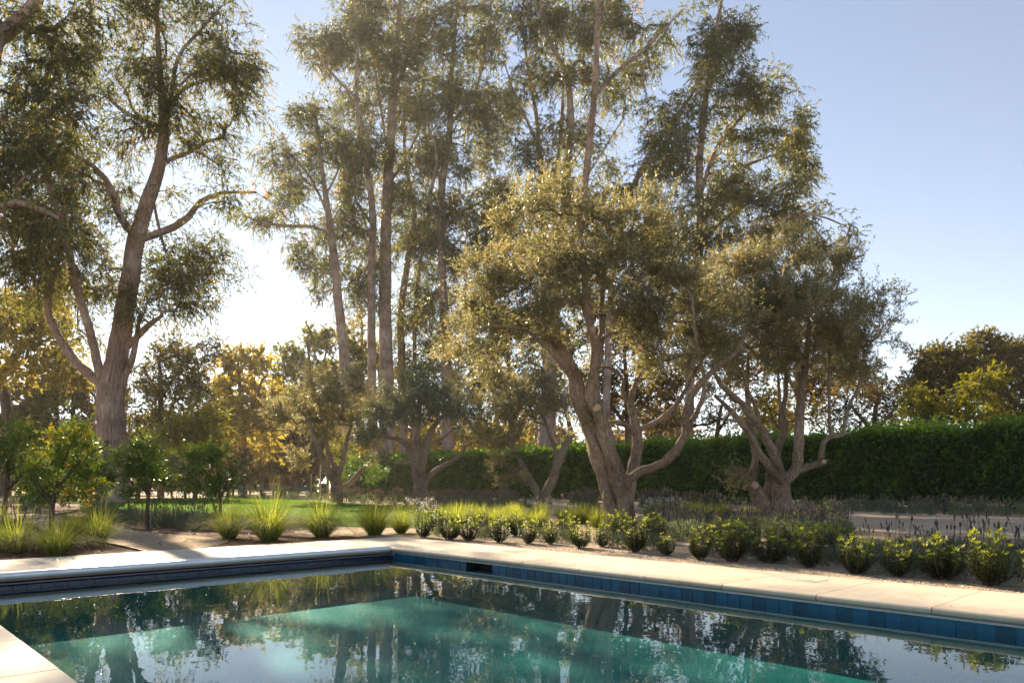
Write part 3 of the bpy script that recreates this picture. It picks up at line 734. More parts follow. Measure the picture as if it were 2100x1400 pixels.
E3 = make_tree('eucalyptus_tree', 'tallest twin-trunked eucalyptus of the middle group with bark scar', 'eucalyptus', 84,
    [[(797, 1012, 20), (793, 800, 18), (790, 620, 14), (792, 450, 13), (800, 300, 11), (808, 170, 8), (818, 40, 5), (826, -80, 3)],
     [(770, 1012, 15), (766, 790, 13), (768, 600, 11), (772, 460, 10), (764, 380, 8), (750, 300, 6.5), (744, 220, 5.5), (748, 120, 4), (740, 20, 2.5)],
     [(748, 235, 4.5), (712, 200, 4), (672, 150, 3), (640, 100, 2)],
     [(796, 380, 5), (830, 320, 4), (860, 240, 3), (880, 160, 2)],
     [(806, 200, 5), (840, 120, 4), (860, 50, 2.5)],
     [(768, 470, 4.5), (735, 420, 3.5), (715, 360, 2.4)],
     [(790, 280, 4), (776, 180, 3), (762, 100, 2)]],
    [(800, 50, 70, 60), (760, 120, 60, 50), (850, 110, 55, 55), (790, 190, 70, 45), (730, 230, 55, 45), (850, 220, 45, 45), (690, 130, 40, 36), (648, 98, 36, 30), (720, 330, 50, 50), (780, 320, 45, 40), (770, 560, 45, 45, .7), (730, 600, 40, 45, .7), (840, 10, 70, 40), (760, 30, 60, 40), (790, 480, 35, 45, .7), (690, 60, 40, 40, .8), (800, 640, 35, 30, .5), (705, 480, 40, 45, .8), (735, 530, 40, 45, .8), (690, 570, 40, 45, .8), (740, 420, 40, 40, .8), (820, 420, 34, 50, .7)],
    seed=22, **EF)
make_tree('eucalyptus_tree', 'thin crooked eucalyptus stem close beside the twin trunks', 'eucalyptus', 88,
    [[(828, 1012, 11), (826, 800, 10), (822, 650, 8), (838, 520, 7), (850, 440, 5), (832, 330, 4.5), (828, 220, 3)],
     [(846, 1012, 7), (848, 780, 6), (850, 620, 5), (862, 520, 4), (876, 430, 2.5)],
     [(848, 680, 4), (872, 640, 3), (890, 600, 2)]],
    [(850, 430, 40, 50), (850, 540, 40, 50, .8), (885, 590, 40, 50), (860, 320, 40, 45), (840, 250, 35, 40), (855, 690, 35, 40, .8), (890, 690, 30, 45, .8), (820, 380, 30, 40, .6), (870, 480, 36, 45), (875, 640, 36, 40), (900, 760, 34, 40, .8), (850, 770, 30, 40, .7), (800, 720, 30, 40, .6)],
    seed=23, **EF)
make_tree('eucalyptus_tree', 'eucalyptus with kinked orange-pink stems and an open forked top', 'eucalyptus', 82,
    [[(918, 1012, 15), (917, 800, 13), (910, 640, 11), (905, 500, 8.5), (905, 400, 8.5), (913, 330, 8.5), (924, 250, 7), (926, 150, 5), (936, 30, 3.4), (940, -60, 2)],
     [(906, 480, 5.5), (884, 420, 5), (890, 380, 5), (898, 330, 3.5), (880, 270, 2.2)],
     [(926, 252, 4.5), (968, 212, 4), (990, 160, 3), (1004, 100, 2)],
     [(910, 470, 5), (946, 428, 4), (985, 402, 3), (1020, 380, 2)],
     [(912, 640, 4.5), (950, 590, 3.6), (985, 560, 2.6), (1010, 540, 2)]],
    [(940, 40, 60, 50), (980, 100, 50, 50), (930, 140, 55, 45), (1010, 180, 36, 45), (940, 230, 55, 45), (1000, 270, 45, 45), (960, 330, 60, 45), (1010, 380, 45, 35), (900, 300, 30, 40), (920, 420, 45, 40, .8), (940, 540, 50, 50), (985, 470, 50, 45), (990, 620, 50, 45), (900, 200, 30, 40, .7), (1000, 20, 40, 40, .8), (930, 660, 40, 40, .7), (955, 720, 45, 45, .8), (1000, 700, 40, 45), (880, 500, 36, 45, .8), (1035, 440, 36, 50), (1040, 250, 28, 45, .8), (940, 420, 40, 40), (880, 350, 30, 45, .7)],
    seed=24, **EF)
make_tree('eucalyptus_tree', 'many-stemmed eucalyptus whose upright dark stems rise above the big olive', 'eucalyptus', 74,
    [[(1124, 1012, 25), (1122, 900, 21), (1132, 700, 15), (1146, 540, 11), (1158, 430, 10), (1164, 330, 9.5), (1170, 230, 8.5), (1160, 150, 6), (1120, 70, 4.5), (1096, -20, 3)],
     [(1122, 800, 11), (1116, 620, 9.5), (1116, 460, 9), (1112, 340, 8), (1104, 230, 6), (1086, 110, 4.5), (1068, -10, 3)],
     [(1138, 640, 9), (1140, 480, 9), (1146, 330, 8), (1160, 190, 6), (1166, 60, 4.5), (1168, -60, 3)],
     [(1150, 560, 10), (1185, 460, 10), (1198, 350, 9.5), (1205, 240, 8.5), (1206, 110, 6), (1206, -40, 4)],
     [(1206, 262, 6.5), (1250, 205, 5.5), (1316, 135, 4), (1360, 80, 2.6), (1396, 36, 1.6)],
     [(1112, 300, 4.5), (1078, 235, 3.6), (1052, 190, 2.6), (1036, 150, 1.8)],
     [(1206, 150, 4), (1240, 100, 3), (1270, 60, 2)],
     [(1190, 400, 3), (1230, 330, 2.4), (1262, 270, 1.6), (1280, 240, 1)]],
    [(1150, 20, 50, 45), (1200, 90, 45, 50), (1245, 50, 50, 45), (1180, 170, 40, 45), (1290, 130, 45, 32), (1255, 180, 42, 26), (1075, 50, 40, 50), (1062, 190, 34, 40, .8), (1105, 150, 34, 50, .8), (1205, 270, 34, 40, .8), (1365, 70, 26, 36, .7), (1150, 320, 50, 50, .8), (1060, 320, 36, 40, .8), (1110, 380, 40, 50, .8), (1240, 10, 40, 30), (1180, 400, 40, 40, .7), (1110, 20, 34, 40), (1320, 60, 26, 26, .5), (1050, 430, 40, 50), (1080, 520, 50, 50), (1000, 520, 40, 50, .8), (1230, 380, 40, 40, .7), (1060, 640, 50, 50, .7), (1170, 620, 50, 60, .7)],
    seed=25, **EF)
make_tree('eucalyptus_tree', 'rightmost eucalyptus, its crown spreading to the open blue sky', 'eucalyptus', 64,
    [[(1414, 1014, 12), (1413, 860, 10.5), (1420, 700, 10), (1430, 540, 9.5), (1436, 440, 9), (1434, 340, 8.5), (1442, 240, 8), (1452, 170, 6), (1466, 80, 4.5), (1484, -20, 3)],
     [(1240, 1014, 12), (1246, 800, 11), (1256, 600, 10), (1272, 480, 9), (1300, 380, 8.5), (1346, 290, 8), (1390, 225, 6), (1430, 170, 4), (1450, 130, 2.5)],
     [(1436, 400, 7), (1472, 300, 6), (1518, 240, 4.5), (1560, 190, 3), (1590, 150, 2)],
     [(1436, 460, 7), (1480, 400, 6), (1520, 340, 5), (1575, 310, 3.6), (1645, 278, 2)],
     [(1432, 520, 7), (1470, 462, 6), (1530, 412, 4.6), (1600, 380, 3.2), (1660, 345, 2)],
     [(1430, 560, 6), (1500, 500, 5), (1570, 470, 4), (1640, 460, 3), (1700, 490, 2)],
     [(1380, 360, 4), (1410, 340, 3), (1440, 320, 2)]],
    [(1490, 30, 36, 40), (1515, 90, 36, 40), (1455, 120, 44, 36), (1470, 190, 46, 44), (1400, 230, 50, 40), (1345, 300, 42, 44), (1400, 320, 50, 40, .8), (1540, 200, 46, 36), (1595, 215, 44, 40), (1640, 265, 32, 44), (1590, 310, 56, 34), (1645, 345, 36, 28), (1560, 380, 56, 34), (1600, 430, 56, 34), (1500, 380, 50, 44), (1480, 460, 46, 40), (1660, 440, 46, 30), (1712, 500, 36, 26, .8), (1690, 530, 40, 24, .7), (1300, 400, 36, 36, .8), (1510, 290, 44, 40), (1540, 480, 50, 40), (1330, 220, 24, 24, .4), (1440, 400, 36, 36, .6), (1350, 380, 45, 40), (1385, 430, 45, 45), (1425, 490, 45, 40), (1310, 480, 40, 40), (1360, 560, 50, 50), (1440, 600, 50, 50, .8)],
    seed=26, **{**EF, 'tl': 1.15, 'leafL': .34, 'leafW': .08, 'per': 16})

# olives
OL = dict(bark=M['olive_bark'], leaf=M['olive_leaf'], twigs=9, leaves=16, tl=.38, droop=.05, hang=0.0, up=.35, tri=False, fold=.1, leafL=.10, leafW=.024, step=.3, tip_r=.0045, tube_step=.12, sides=20, lump=.30, trunk_lump=.42, wob=.14, spread=.75, limb_depth=.6, cspread=.6, depth=1.25, wisp=.26, clump=.5)
O1 = make_tree('olive_tree', 'largest olive tree with several thick twisted trunks behind the poolside shrubs', 'olive tree', 20.3,
    [[(1264, 1082, 33, 0), (1263, 1050, 30, 0), (1258, 1015, 27, 0), (1246, 975, 22, 0), (1226, 920, 19, 0), (1205, 860, 17.5, .05), (1186, 800, 15.5, .1), (1174, 755, 13, .2), (1145, 705, 10, .4), (1095, 660, 7, .7), (1040, 635, 4, 1.0)],
     [(1268, 1070, 20, -.22), (1270, 1030, 18, -.25), (1264, 985, 17, -.3), (1246, 920, 15, -.3), (1228, 860, 14, -.3), (1213, 815, 12.5, -.35), (1214, 770, 12, -.4), (1221, 725, 11, -.5), (1206, 680, 9, -.6), (1195, 625, 7.5, -.8), (1190, 560, 5, -1.0), (1180, 480, 3, -1.2)],
     [(1283, 1070, 20, .15), (1288, 1030, 16, .2), (1296, 985, 13, .3), (1308, 940, 12, .4), (1314, 900, 11, .5), (1308, 860, 9, .6), (1302, 815, 7, .7), (1320, 760, 5, .9), (1330, 700, 3.5, 1.1)],
     [(1278, 1060, 14, -.2), (1276, 1020, 11, -.25), (1280, 990, 9.5, -.35), (1305, 968, 9, -.5), (1342, 955, 9, -.7), (1364, 935, 9, -.8), (1386, 903, 8.5, -.9), (1391, 885, 8, -1.0), (1386, 855, 7, -1.1), (1402, 812, 6.5, -1.2), (1432, 778, 5.5, -1.4), (1475, 742, 4, -1.6), (1490, 700, 2.5, -1.7)],
     [(1222, 735, 7.5, -.45), (1231, 690, 6.5, -.3), (1232, 640, 5.5, -.2), (1240, 560, 3.5, 0), (1260, 480, 2.2, .2)],
     [(1310, 880, 6.5, .55), (1342, 868, 6, .5), (1372, 848, 5.5, .4), (1400, 815, 4.5, .3), (1440, 740, 3, .2)],
     [(1306, 885, 6, .5), (1290, 872, 5.5, .3), (1265, 866, 5, .1), (1236, 868, 3, 0)],
     [(1303, 825, 5, .7), (1286, 795, 4.5, .9), (1290, 770, 4, 1.0), (1268, 742, 3.4, 1.2), (1240, 735, 2.5, 1.4)],
     [(1392, 880, 5, -1.0), (1410, 850, 5, -1.1), (1420, 800, 4, -1.3), (1400, 720, 3, -1.5), (1390, 640, 2, -1.6)],
     [(1186, 800, 7, .1), (1160, 760, 6, -.2), (1120, 720, 5, -.6), (1070, 690, 3.4, -1.0), (1010, 690, 2, -1.4)],
     [(1255, 1062, 14, -.3), (1247, 1035, 13, -.36), (1243, 1005, 10, -.3), (1242, 985, 5, -.2)]],
    [(1020, 620, 70, 60), (1000, 540, 55, 45), (1080, 500, 70, 55), (1160, 440, 80, 50), (1230, 430, 70, 50), (1190, 520, 80, 60), (1300, 470, 75, 60), (1340, 420, 50, 40), (1280, 560, 90, 60), (1370, 540, 70, 70), (1420, 640, 60, 50), (1350, 660, 75, 50), (1240, 630, 75, 40), (1110, 590, 75, 55), (1000, 710, 55, 45, .8), (1080, 680, 50, 35, .8), (965, 640, 40, 50), (1160, 385, 40, 28, .8), (1310, 740, 40, 36, .6), (1440, 580, 45, 55), (1050, 450, 40, 30, .8), (1120, 660, 50, 40), (1480, 690, 40, 40, .7), (1400, 740, 36, 30, .5), (960, 720, 36, 40, .6), (1260, 700, 60, 36, .8), (1350, 730, 55, 34, .6), (1200, 590, 75, 50), (1130, 710, 40, 30, .5), (1440, 700, 50, 36, .8), (1040, 770, 40, 32, .5), (1250, 500, 70, 45), (1300, 640, 70, 45), (1380, 610, 55, 50), (1150, 540, 60, 45), (1060, 560, 55, 45)],
    group='olive trees', per=44, seed=41, **OL)
O2 = make_tree('olive_tree', 'olive tree with bare gnarled sunlit trunk in front of the dark hedge', 'olive tree', 24,
    [[(1592, 1066, 34, 0), (1596, 1048, 28, 0), (1604, 1020, 20, 0), (1606, 1000, 18, 0), (1606, 984, 15, 0), (1616, 972, 11, 0)],
     [(1580, 1066, 26, .1), (1572, 1035, 17, .2), (1558, 1008, 13, .25), (1546, 985, 11, .3), (1552, 965, 9.5, .3), (1557, 935, 8, .35), (1553, 900, 7, .4), (1548, 860, 6, .5), (1545, 800, 4.5, .6), (1550, 720, 3, .8)],
     [(1606, 992, 11, -.1), (1588, 955, 9, -.3), (1568, 915, 8.5, -.5), (1548, 882, 8, -.6), (1525, 858, 7, -.8), (1500, 830, 6, -.9), (1466, 802, 5, -1.0), (1440, 770, 3, -1.2)],
     [(1603, 990, 9, -.15), (1575, 965, 7.5, -.4), (1550, 938, 7, -.6), (1522, 900, 6, -.9), (1496, 870, 5.5, -1.1), (1470, 845, 4.6, -1.3), (1440, 822, 3, -1.5)],
     [(1582, 1015, 11, .3), (1592, 968, 10, .4), (1601, 945, 10, .4), (1606, 918, 8, .5), (1619, 882, 7.5, .5), (1618, 845, 6, .6), (1628, 800, 4.6, .7), (1630, 740, 3.4, .8)],
     [(1612, 982, 12, 0), (1628, 968, 11, 0), (1636, 945, 10, 0), (1638, 900, 10, 0), (1640, 850, 9, 0), (1644, 800, 8, 0), (1650, 740, 6, -.1), (1655, 660, 4, -.2)],
     [(1626, 968, 8, 0), (1655, 957, 7, -.1), (1684, 947, 5.5, -.2), (1692, 944, 3, -.2)],
     [(1678, 950, 5.6, -.18), (1680, 925, 5.2, -.2), (1684, 908, 5.2, -.2), (1702, 895, 5.2, -.1), (1728, 890, 4.6, 0), (1732, 868, 3.6, 0), (1744, 830, 3, .1), (1768, 785, 2.4, .2), (1780, 720, 1.6, .3)],
     [(1702, 895, 4, -.1), (1696, 865, 3.5, -.2), (1692, 800, 2.8, -.3), (1690, 720, 2, -.4)],
     [(1552, 962, 3.4, .3), (1535, 970, 2.6, .1), (1518, 982, 2, -.1), (1508, 1000, 1.2, -.2)],
     [(1545, 880, 5, -.6), (1535, 845, 4, -.8), (1515, 810, 3, -1.0), (1500, 760, 2, -1.1)],
     [(1619, 870, 4, .5), (1610, 830, 3.4, .4), (1600, 770, 2.4, .2)]],
    [(1520, 540, 60, 45), (1590, 530, 60, 45), (1650, 560, 60, 50), (1700, 610, 55, 55), (1560, 620, 70, 55), (1640, 660, 75, 55), (1720, 690, 50, 50), (1770, 640, 36, 60, .7), (1795, 720, 36, 50, .6), (1730, 760, 50, 40, .8), (1500, 690, 55, 50), (1580, 710, 65, 40), (1460, 640, 45, 50), (1680, 740, 50, 40, .7), (1810, 640, 22, 50, .35), (1512, 985, 18, 18, .8, -.1), (1490, 600, 45, 45), (1480, 760, 40, 30, .5), (1640, 510, 40, 26, .7), (1820, 690, 20, 40, .3), (1620, 600, 60, 40), (1540, 750, 55, 30, .6), (1640, 730, 55, 36, .7), (1450, 710, 40, 36, .7), (1700, 660, 55, 50), (1600, 640, 70, 45), (1530, 590, 55, 40), (1680, 560, 45, 36, .8), (1750, 720, 40, 40, .7)],
    group='olive trees', per=42, seed=42, tint=.14, **{**OL, 'leafL': .105, 'leafW': .028})
OS = {**OL, 'leafL': .13, 'leafW': .036, 'tl': .42, 'step': .45, 'tip_r': .008, 'per': 40, 'twigs': 8, 'leaves': 12, 'tube_step': .3, 'sides': 9, 'group': 'olive trees'}
make_tree('olive_tree', 'dark grey-green olive with umbrella crown at the lawn edge', 'olive tree', 38,
    [[(866, 1036, 19), (864, 1010, 15), (860, 985, 13), (856, 965, 10), (846, 935, 7), (836, 915, 6), (820, 902, 5), (790, 895, 3)],
     [(858, 980, 8), (856, 945, 7), (858, 905, 6), (862, 870, 4), (866, 840, 3)],
     [(862, 980, 9), (868, 945, 8), (876, 905, 6.5), (892, 872, 5), (915, 850, 3)],
     [(866, 1000, 7), (888, 970, 6), (918, 952, 5), (944, 934, 3.5), (960, 910, 2)],
     [(848, 945, 4), (830, 950, 3.6), (805, 948, 2.4)],
     [(876, 910, 4), (905, 900, 3), (930, 880, 2)]],
    [(860, 790, 55, 30), (800, 820, 45, 34), (920, 815, 45, 30), (830, 850, 40, 24), (900, 850, 45, 22), (770, 850, 30, 26), (950, 850, 30, 26, .8), (860, 765, 40, 20), (880, 820, 50, 30), (770, 900, 20, 20, .5)],
    seed=43, **{**OS, 'leaf': M['olive_leaf_grey']})
make_tree('olive_tree', 'loose olive with low right limb beside the guardrail end', 'olive tree', 45,
    [[(689, 1030, 12), (689, 1010, 11), (688, 992, 10), (676, 968, 8), (662, 940, 7), (650, 912, 6), (640, 880, 4), (625, 850, 2.5)],
     [(690, 990, 7), (686, 965, 6), (672, 935, 5), (660, 905, 4), (652, 870, 3)],
     [(692, 985, 7), (697, 960, 6), (706, 935, 5), (711, 905, 4), (722, 870, 2.5)],
     [(692, 1000, 6), (712, 994, 5), (730, 978, 5), (744, 962, 4), (752, 955, 2)]],
    [(600, 830, 36, 36), (640, 810, 45, 34), (610, 870, 40, 26), (680, 800, 45, 30), (720, 840, 45, 40), (690, 850, 40, 30), (745, 890, 36, 36, .8), (615, 935, 30, 18, .7), (660, 890, 36, 24, .7), (575, 845, 22, 26), (710, 790, 36, 24)],
    seed=44, **{**OS, 'leafL': .15, 'leafW': .042})
make_tree('olive_tree', 'olive forking low into a wide V in front of the hedge', 'olive tree', 41,
    [[(1115, 1034, 16), (1114, 1022, 12), (1122, 1008, 9.5), (1136, 975, 9), (1148, 940, 8), (1160, 915, 6.5), (1170, 890, 5.5), (1164, 855, 4), (1150, 810, 2.5)],
     [(1112, 1022, 10), (1100, 1005, 8), (1086, 980, 7), (1078, 962, 5), (1062, 935, 3.6), (1040, 905, 2.4)],
     [(1140, 960, 5), (1140, 925, 4.6), (1128, 890, 4), (1118, 860, 3), (1105, 830, 2)],
     [(1086, 985, 4), (1072, 985, 3), (1055, 975, 2)]],
    [(1040, 880, 45, 30), (1000, 850, 40, 34), (1090, 830, 50, 34), (1020, 925, 34, 30, .8), (1160, 810, 50, 34), (1060, 810, 45, 30), (985, 900, 30, 30, .7), (1110, 790, 45, 26), (1040, 970, 26, 26, .5), (950, 800, 30, 30, .7)],
    seed=45, **OS)

euc_details(E1, 44)
cut_face(E1, 238, 905, 44, 6, (.3, -1, .1), M['dark_bark'], 'knot_hole')
cut_face(E3, 781, 765, 84, 8, (.1, -1, .1), M['cut_wood'], 'branch_scar')
cut_face(O1, 1236, 828, 20.3, 7, (.5, -1, .5), M['cut_wood'], 'cut_face', -.3)
cut_face(O1, 1215, 690, 20.3, 6, (-.3, -1, .6), M['cut_wood'], 'cut_face', -.6)
cut_face(O2, 1690, 945, 24, 4.5, (1, -.6, .3), M['cut_wood'], 'cut_face')
cut_face(O2, 1546, 984, 24, 7, (-.8, -1, .5), M['cut_wood'], 'cut_face', .3)

# trees further back
BK = dict(twigs=7, leaves=12, tl=1.0, leafL=.36, leafW=.20, droop=.1, hang=.2, up=.15, tri=True, step=1.2, tip_r=.02, tube_step=1.5, sides=7, lump=.1, spread=1.0, per=12, cspread=.3)
def back(name, label, cat, Y, trunk, blobs, leaf, seed, bark='dark_bark', **kw):
    return make_tree(name, label, cat, Y, trunk, blobs, M[bark], M[leaf], seed=seed, **{**BK, **kw})
back('sycamore_tree', 'golden autumn sycamore beside the fine-leaved dark tree', 'sycamore', 78,
     [[(500, 1012, 7), (498, 900, 6), (492, 800, 4), (488, 740, 2)], [(498, 880, 4), (530, 820, 3), (550, 780, 2)], [(496, 850, 4), (468, 800, 3), (455, 770, 2)]],
     [(490, 750, 40, 34, .8), (470, 800, 45, 36), (530, 800, 45, 36), (490, 850, 55, 36), (550, 860, 40, 40), (460, 870, 40, 40), (520, 910, 50, 34), (530, 735, 30, 24, .6)], 'yellow_leaf', 51, group='autumn sycamores')
back('sycamore_tree', 'pale yellow-green sycamore below the slender leaning eucalyptus', 'sycamore', 95,
     [[(640, 1012, 7), (640, 850, 5), (636, 760, 3), (630, 700, 2)], [(640, 840, 3), (600, 770, 2.4), (585, 730, 1.6)], [(638, 800, 3), (665, 740, 2), (672, 700, 1.5)]],
     [(600, 730, 34, 26, .8), (650, 700, 36, 30, .8), (600, 780, 40, 30), (660, 760, 36, 34), (630, 820, 50, 34), (720, 720, 30, 36, .7), (735, 800, 34, 40, .8)], 'yellowgreen_leaf', 52, group='autumn sycamores')
back('sycamore_tree', 'tawny sycamore with curved grey limbs at the picture edge behind the big eucalyptus', 'sycamore', 66,
     [[(10, 1012, 12), (15, 880, 10), (5, 780, 9), (-20, 700, 7), (10, 660, 6), (45, 630, 4)], [(15, 870, 7), (50, 800, 5), (90, 740, 3.5)], [(5, 760, 6), (40, 690, 5), (75, 640, 3)]],
     [(40, 640, 45, 36, .8), (100, 660, 40, 34, .8), (30, 700, 50, 34, .8), (110, 720, 50, 36, .8), (60, 760, 60, 30, .8), (160, 770, 45, 34, .8), (-30, 640, 50, 50), (130, 600, 40, 30, .5)], 'yellow_leaf', 53, tint=-.2, group='autumn sycamores')
back('acacia_tree', 'fine-leaved dark tree with thin pale stem beside the big eucalyptus', 'tree', 62,
     [[(330, 1012, 7), (328, 900, 6), (330, 800, 5), (326, 740, 3)], [(332, 880, 4), (348, 820, 3), (352, 770, 2)], [(330, 820, 3), (370, 770, 2.4), (400, 740, 1.5)]],
     [(360, 730, 45, 36), (400, 760, 36, 36), (370, 790, 45, 36), (410, 820, 34, 34), (330, 830, 45, 40, .8), (390, 870, 50, 26), (330, 890, 50, 28), (290, 850, 36, 40, .7), (300, 770, 45, 40, .8), (420, 715, 30, 30, .7), (300, 920, 45, 30)], 'darkgreen_leaf', 54, leafL=.26, leafW=.11, per=14, tint=.05)
back('acacia_tree', 'glowing yellow-green feathery tree in front of the golden sycamore', 'tree', 56,
     [[(400, 1014, 5), (402, 930, 4), (404, 870, 2)], [(402, 920, 3), (430, 880, 2)], [(402, 930, 3), (370, 880, 2)]],
     [(400, 880, 45, 26), (430, 900, 34, 26), (360, 890, 36, 26), (420, 860, 34, 20), (380, 920, 45, 22)], 'yellowgreen_leaf', 55, leafL=.26, leafW=.12, per=15, tint=.2)
back('round_shrub', 'big rounded clipped green shrub beside the massive eucalyptus trunk', 'shrub', 58,
     [[(98, 1014, 6), (98, 950, 5), (98, 880, 3)]],
     [(95, 830, 46, 30), (60, 860, 40, 34), (130, 860, 40, 34), (95, 890, 60, 34), (60, 920, 50, 34), (140, 920, 50, 34)], 'yellowgreen_leaf', 56, leafL=.2, leafW=.1, per=10, tint=-.25, twigs=5)
back('dark_tree', 'shadowed dark tree mass behind the round clipped shrub', 'tree', 74,
     [[(150, 1014, 8), (150, 900, 6), (150, 800, 3)], [(150, 900, 4), (90, 820, 3)]],
     [(130, 800, 60, 36), (60, 810, 50, 36), (200, 820, 50, 40), (100, 900, 70, 50), (200, 900, 60, 50), (280, 920, 50, 40), (20, 880, 50, 60)], 'brown_leaf', 57)
back('dark_tree', 'grey-brown shaded tree hanging over the guardrail', 'tree', 92,
     [[(610, 1012, 7), (606, 930, 5), (600, 860, 3)], [(606, 930, 4), (640, 880, 2)]],
     [(560, 920, 40, 36), (610, 900, 50, 36), (650, 930, 40, 34), (600, 950, 60, 24), (540, 960, 36, 26), (670, 880, 36, 30)], 'brown_leaf', 58)
back('magnolia_tree', 'dark bronze-leaved tree on the skyline beyond the hedge', 'tree', 62,
     [[(1930, 1020, 8), (1932, 900, 7), (1936, 820, 5), (1930, 760, 3)], [(1934, 850, 4), (1900, 790, 3)], [(1934, 840, 4), (1980, 770, 3)]],
     [(1900, 745, 34, 26), (1930, 730, 34, 24), (1960, 745, 36, 26), (1890, 780, 34, 28), (1930, 780, 40, 30), (1980, 780, 36, 28), (1900, 820, 34, 28), (1960, 820, 40, 26)], 'darkgreen_leaf', 61, leafL=.3, leafW=.15, per=16, tint=.12)
back('magnolia_tree', 'taller dark bronze tree at the right end of the skyline', 'tree', 66,
     [[(2030, 1020, 9), (2030, 880, 7), (2030, 780, 5), (2026, 720, 3)], [(2030, 800, 4), (1995, 750, 3)], [(2030, 800, 4), (2070, 750, 3)]],
     [(2024, 706, 34, 20), (1995, 730, 34, 24), (2055, 725, 36, 26), (2025, 750, 45, 26), (1985, 760, 30, 24), (2080, 760, 36, 28), (2030, 790, 50, 26), (2100, 730, 30, 30), (2060, 830, 50, 34)], 'darkgreen_leaf', 62, leafL=.3, leafW=.15, per=16, tint=.14)
back('pittosporum_tree', 'bright yellow-green billowing tree just behind the hedge', 'tree', 46,
     [[(2000, 1026, 7), (2000, 930, 6), (2000, 860, 4)], [(2000, 920, 4), (2030, 850, 3)], [(2000, 920, 4), (1970, 850, 3)]],
     [(2010, 790, 36, 24), (2040, 775, 30, 20), (1970, 810, 30, 24), (2010, 830, 45, 30), (1960, 850, 34, 26), (2040, 840, 36, 30), (1990, 870, 45, 26), (2050, 870, 36, 26)], 'yellowgreen_leaf', 63, leafL=.18, leafW=.09, per=20, tint=.15, twigs=5, tl=.6, step=.8, tip_r=.012)
back('pittosporum_tree', 'smaller olive-yellow tree behind the hedge left of the billowing one', 'tree', 48,
     [[(1892, 1026, 6), (1892, 930, 5), (1890, 860, 3)], [(1892, 920, 3), (1870, 860, 2)]],
     [(1890, 815, 26, 22), (1880, 845, 34, 24), (1910, 845, 26, 24), (1870, 870, 36, 20), (1910, 875, 30, 18)], 'yellowgreen_leaf', 64, leafL=.18, leafW=.09, per=20, tint=.0, twigs=5, tl=.6, step=.8, tip_r=.012)
back('pepper_tree', 'brownish drooping tree overhanging the hedge at the picture edge', 'tree', 37,
     [[(2130, 1030, 12), (2126, 900, 9), (2120, 820, 6), (2110, 770, 4)], [(2124, 860, 5), (2085, 810, 4), (2055, 790, 2.5)]],
     [(2080, 780, 30, 26), (2065, 810, 30, 24), (2095, 830, 34, 36), (2085, 870, 26, 30, .8), (2098, 930, 20, 36, .6), (2120, 780, 36, 40), (2098, 980, 16, 30, .4)], 'brown_leaf', 65, leafL=.15, leafW=.05, per=13, hang=.5, tl=.6, step=.8, twigs=5, tip_r=.01)
back('background_tree', 'olive-brown tree seen through the gap under the gnarled olive', 'tree', 56,
     [[(1790, 1020, 7), (1792, 900, 6), (1796, 830, 4)], [(1792, 890, 4), (1830, 830, 3)], [(1792, 890, 4), (1750, 830, 3)]],
     [(1760, 800, 36, 30), (1820, 800, 34, 30), (1790, 830, 45, 30), (1740, 850, 40, 30), (1840, 850, 34, 30), (1790, 870, 50, 22)], 'brown_leaf', 66, leafL=.22, leafW=.10, per=9, tint=.1)
back('background_tree', 'yellowing tree with orange patches behind the gnarled olive limbs', 'tree', 58,
     [[(1600, 1020, 6), (1600, 900, 5), (1600, 830, 3)], [(1600, 890, 3), (1570, 830, 2)]],
     [(1570, 820, 34, 26, .8), (1610, 840, 30, 26, .8), (1580, 870, 40, 22), (1640, 860, 34, 22), (1530, 860, 30, 24, .8), (1690, 850, 34, 30, .8)], 'yellow_leaf', 67, leafL=.22, leafW=.12, tint=-.2, per=8)
back('background_tree', 'loose brown-green tree behind the hedge between the two big olives', 'tree', 62,
     [[(1470, 1020, 6), (1470, 900, 5), (1480, 830, 3)], [(1470, 890, 3), (1500, 840, 2)]],
     [(1470, 830, 36, 30, .8), (1440, 870, 34, 26, .8), (1500, 860, 34, 26, .8), (1370, 860, 40, 30, .8), (1330, 880, 36, 24)], 'brown_leaf', 68, leafL=.22, leafW=.1, per=8, tint=.15)
back('background_tree', 'golden backlit tree behind the hedge between the umbrella olive and the largest olive', 'tree', 92,
     [[(985, 1012, 7), (985, 900, 5), (985, 820, 3)], [(985, 890, 3), (940, 840, 2)]],
     [(900, 900, 50, 30), (960, 880, 50, 40), (1000, 900, 40, 34), (840, 910, 50, 34), (780, 910, 50, 36), (1060, 900, 40, 34), (1000, 780, 40, 40, .6)], 'yellow_leaf', 69, tint=-.22, per=7)
back('background_tree', 'dusky brown tree filling the space behind the largest olive trunks', 'tree', 72,
     [[(1290, 1016, 8), (1288, 900, 7), (1285, 800, 5), (1280, 720, 3)], [(1288, 880, 4), (1340, 800, 3)], [(1288, 880, 4), (1230, 800, 3)]],
     [(1240, 680, 55, 45, .8), (1330, 660, 55, 45, .8), (1400, 700, 50, 45, .8), (1250, 760, 45, 40, .8), (1330, 780, 50, 40, .8), (1280, 830, 60, 40, .8), (1220, 850, 45, 34, .8), (1370, 840, 45, 36, .8), (1300, 700, 50, 40, .6), (1400, 780, 40, 40, .6)], 'brown_leaf', 81, leafL=.32, leafW=.15, tint=.1, per=13)
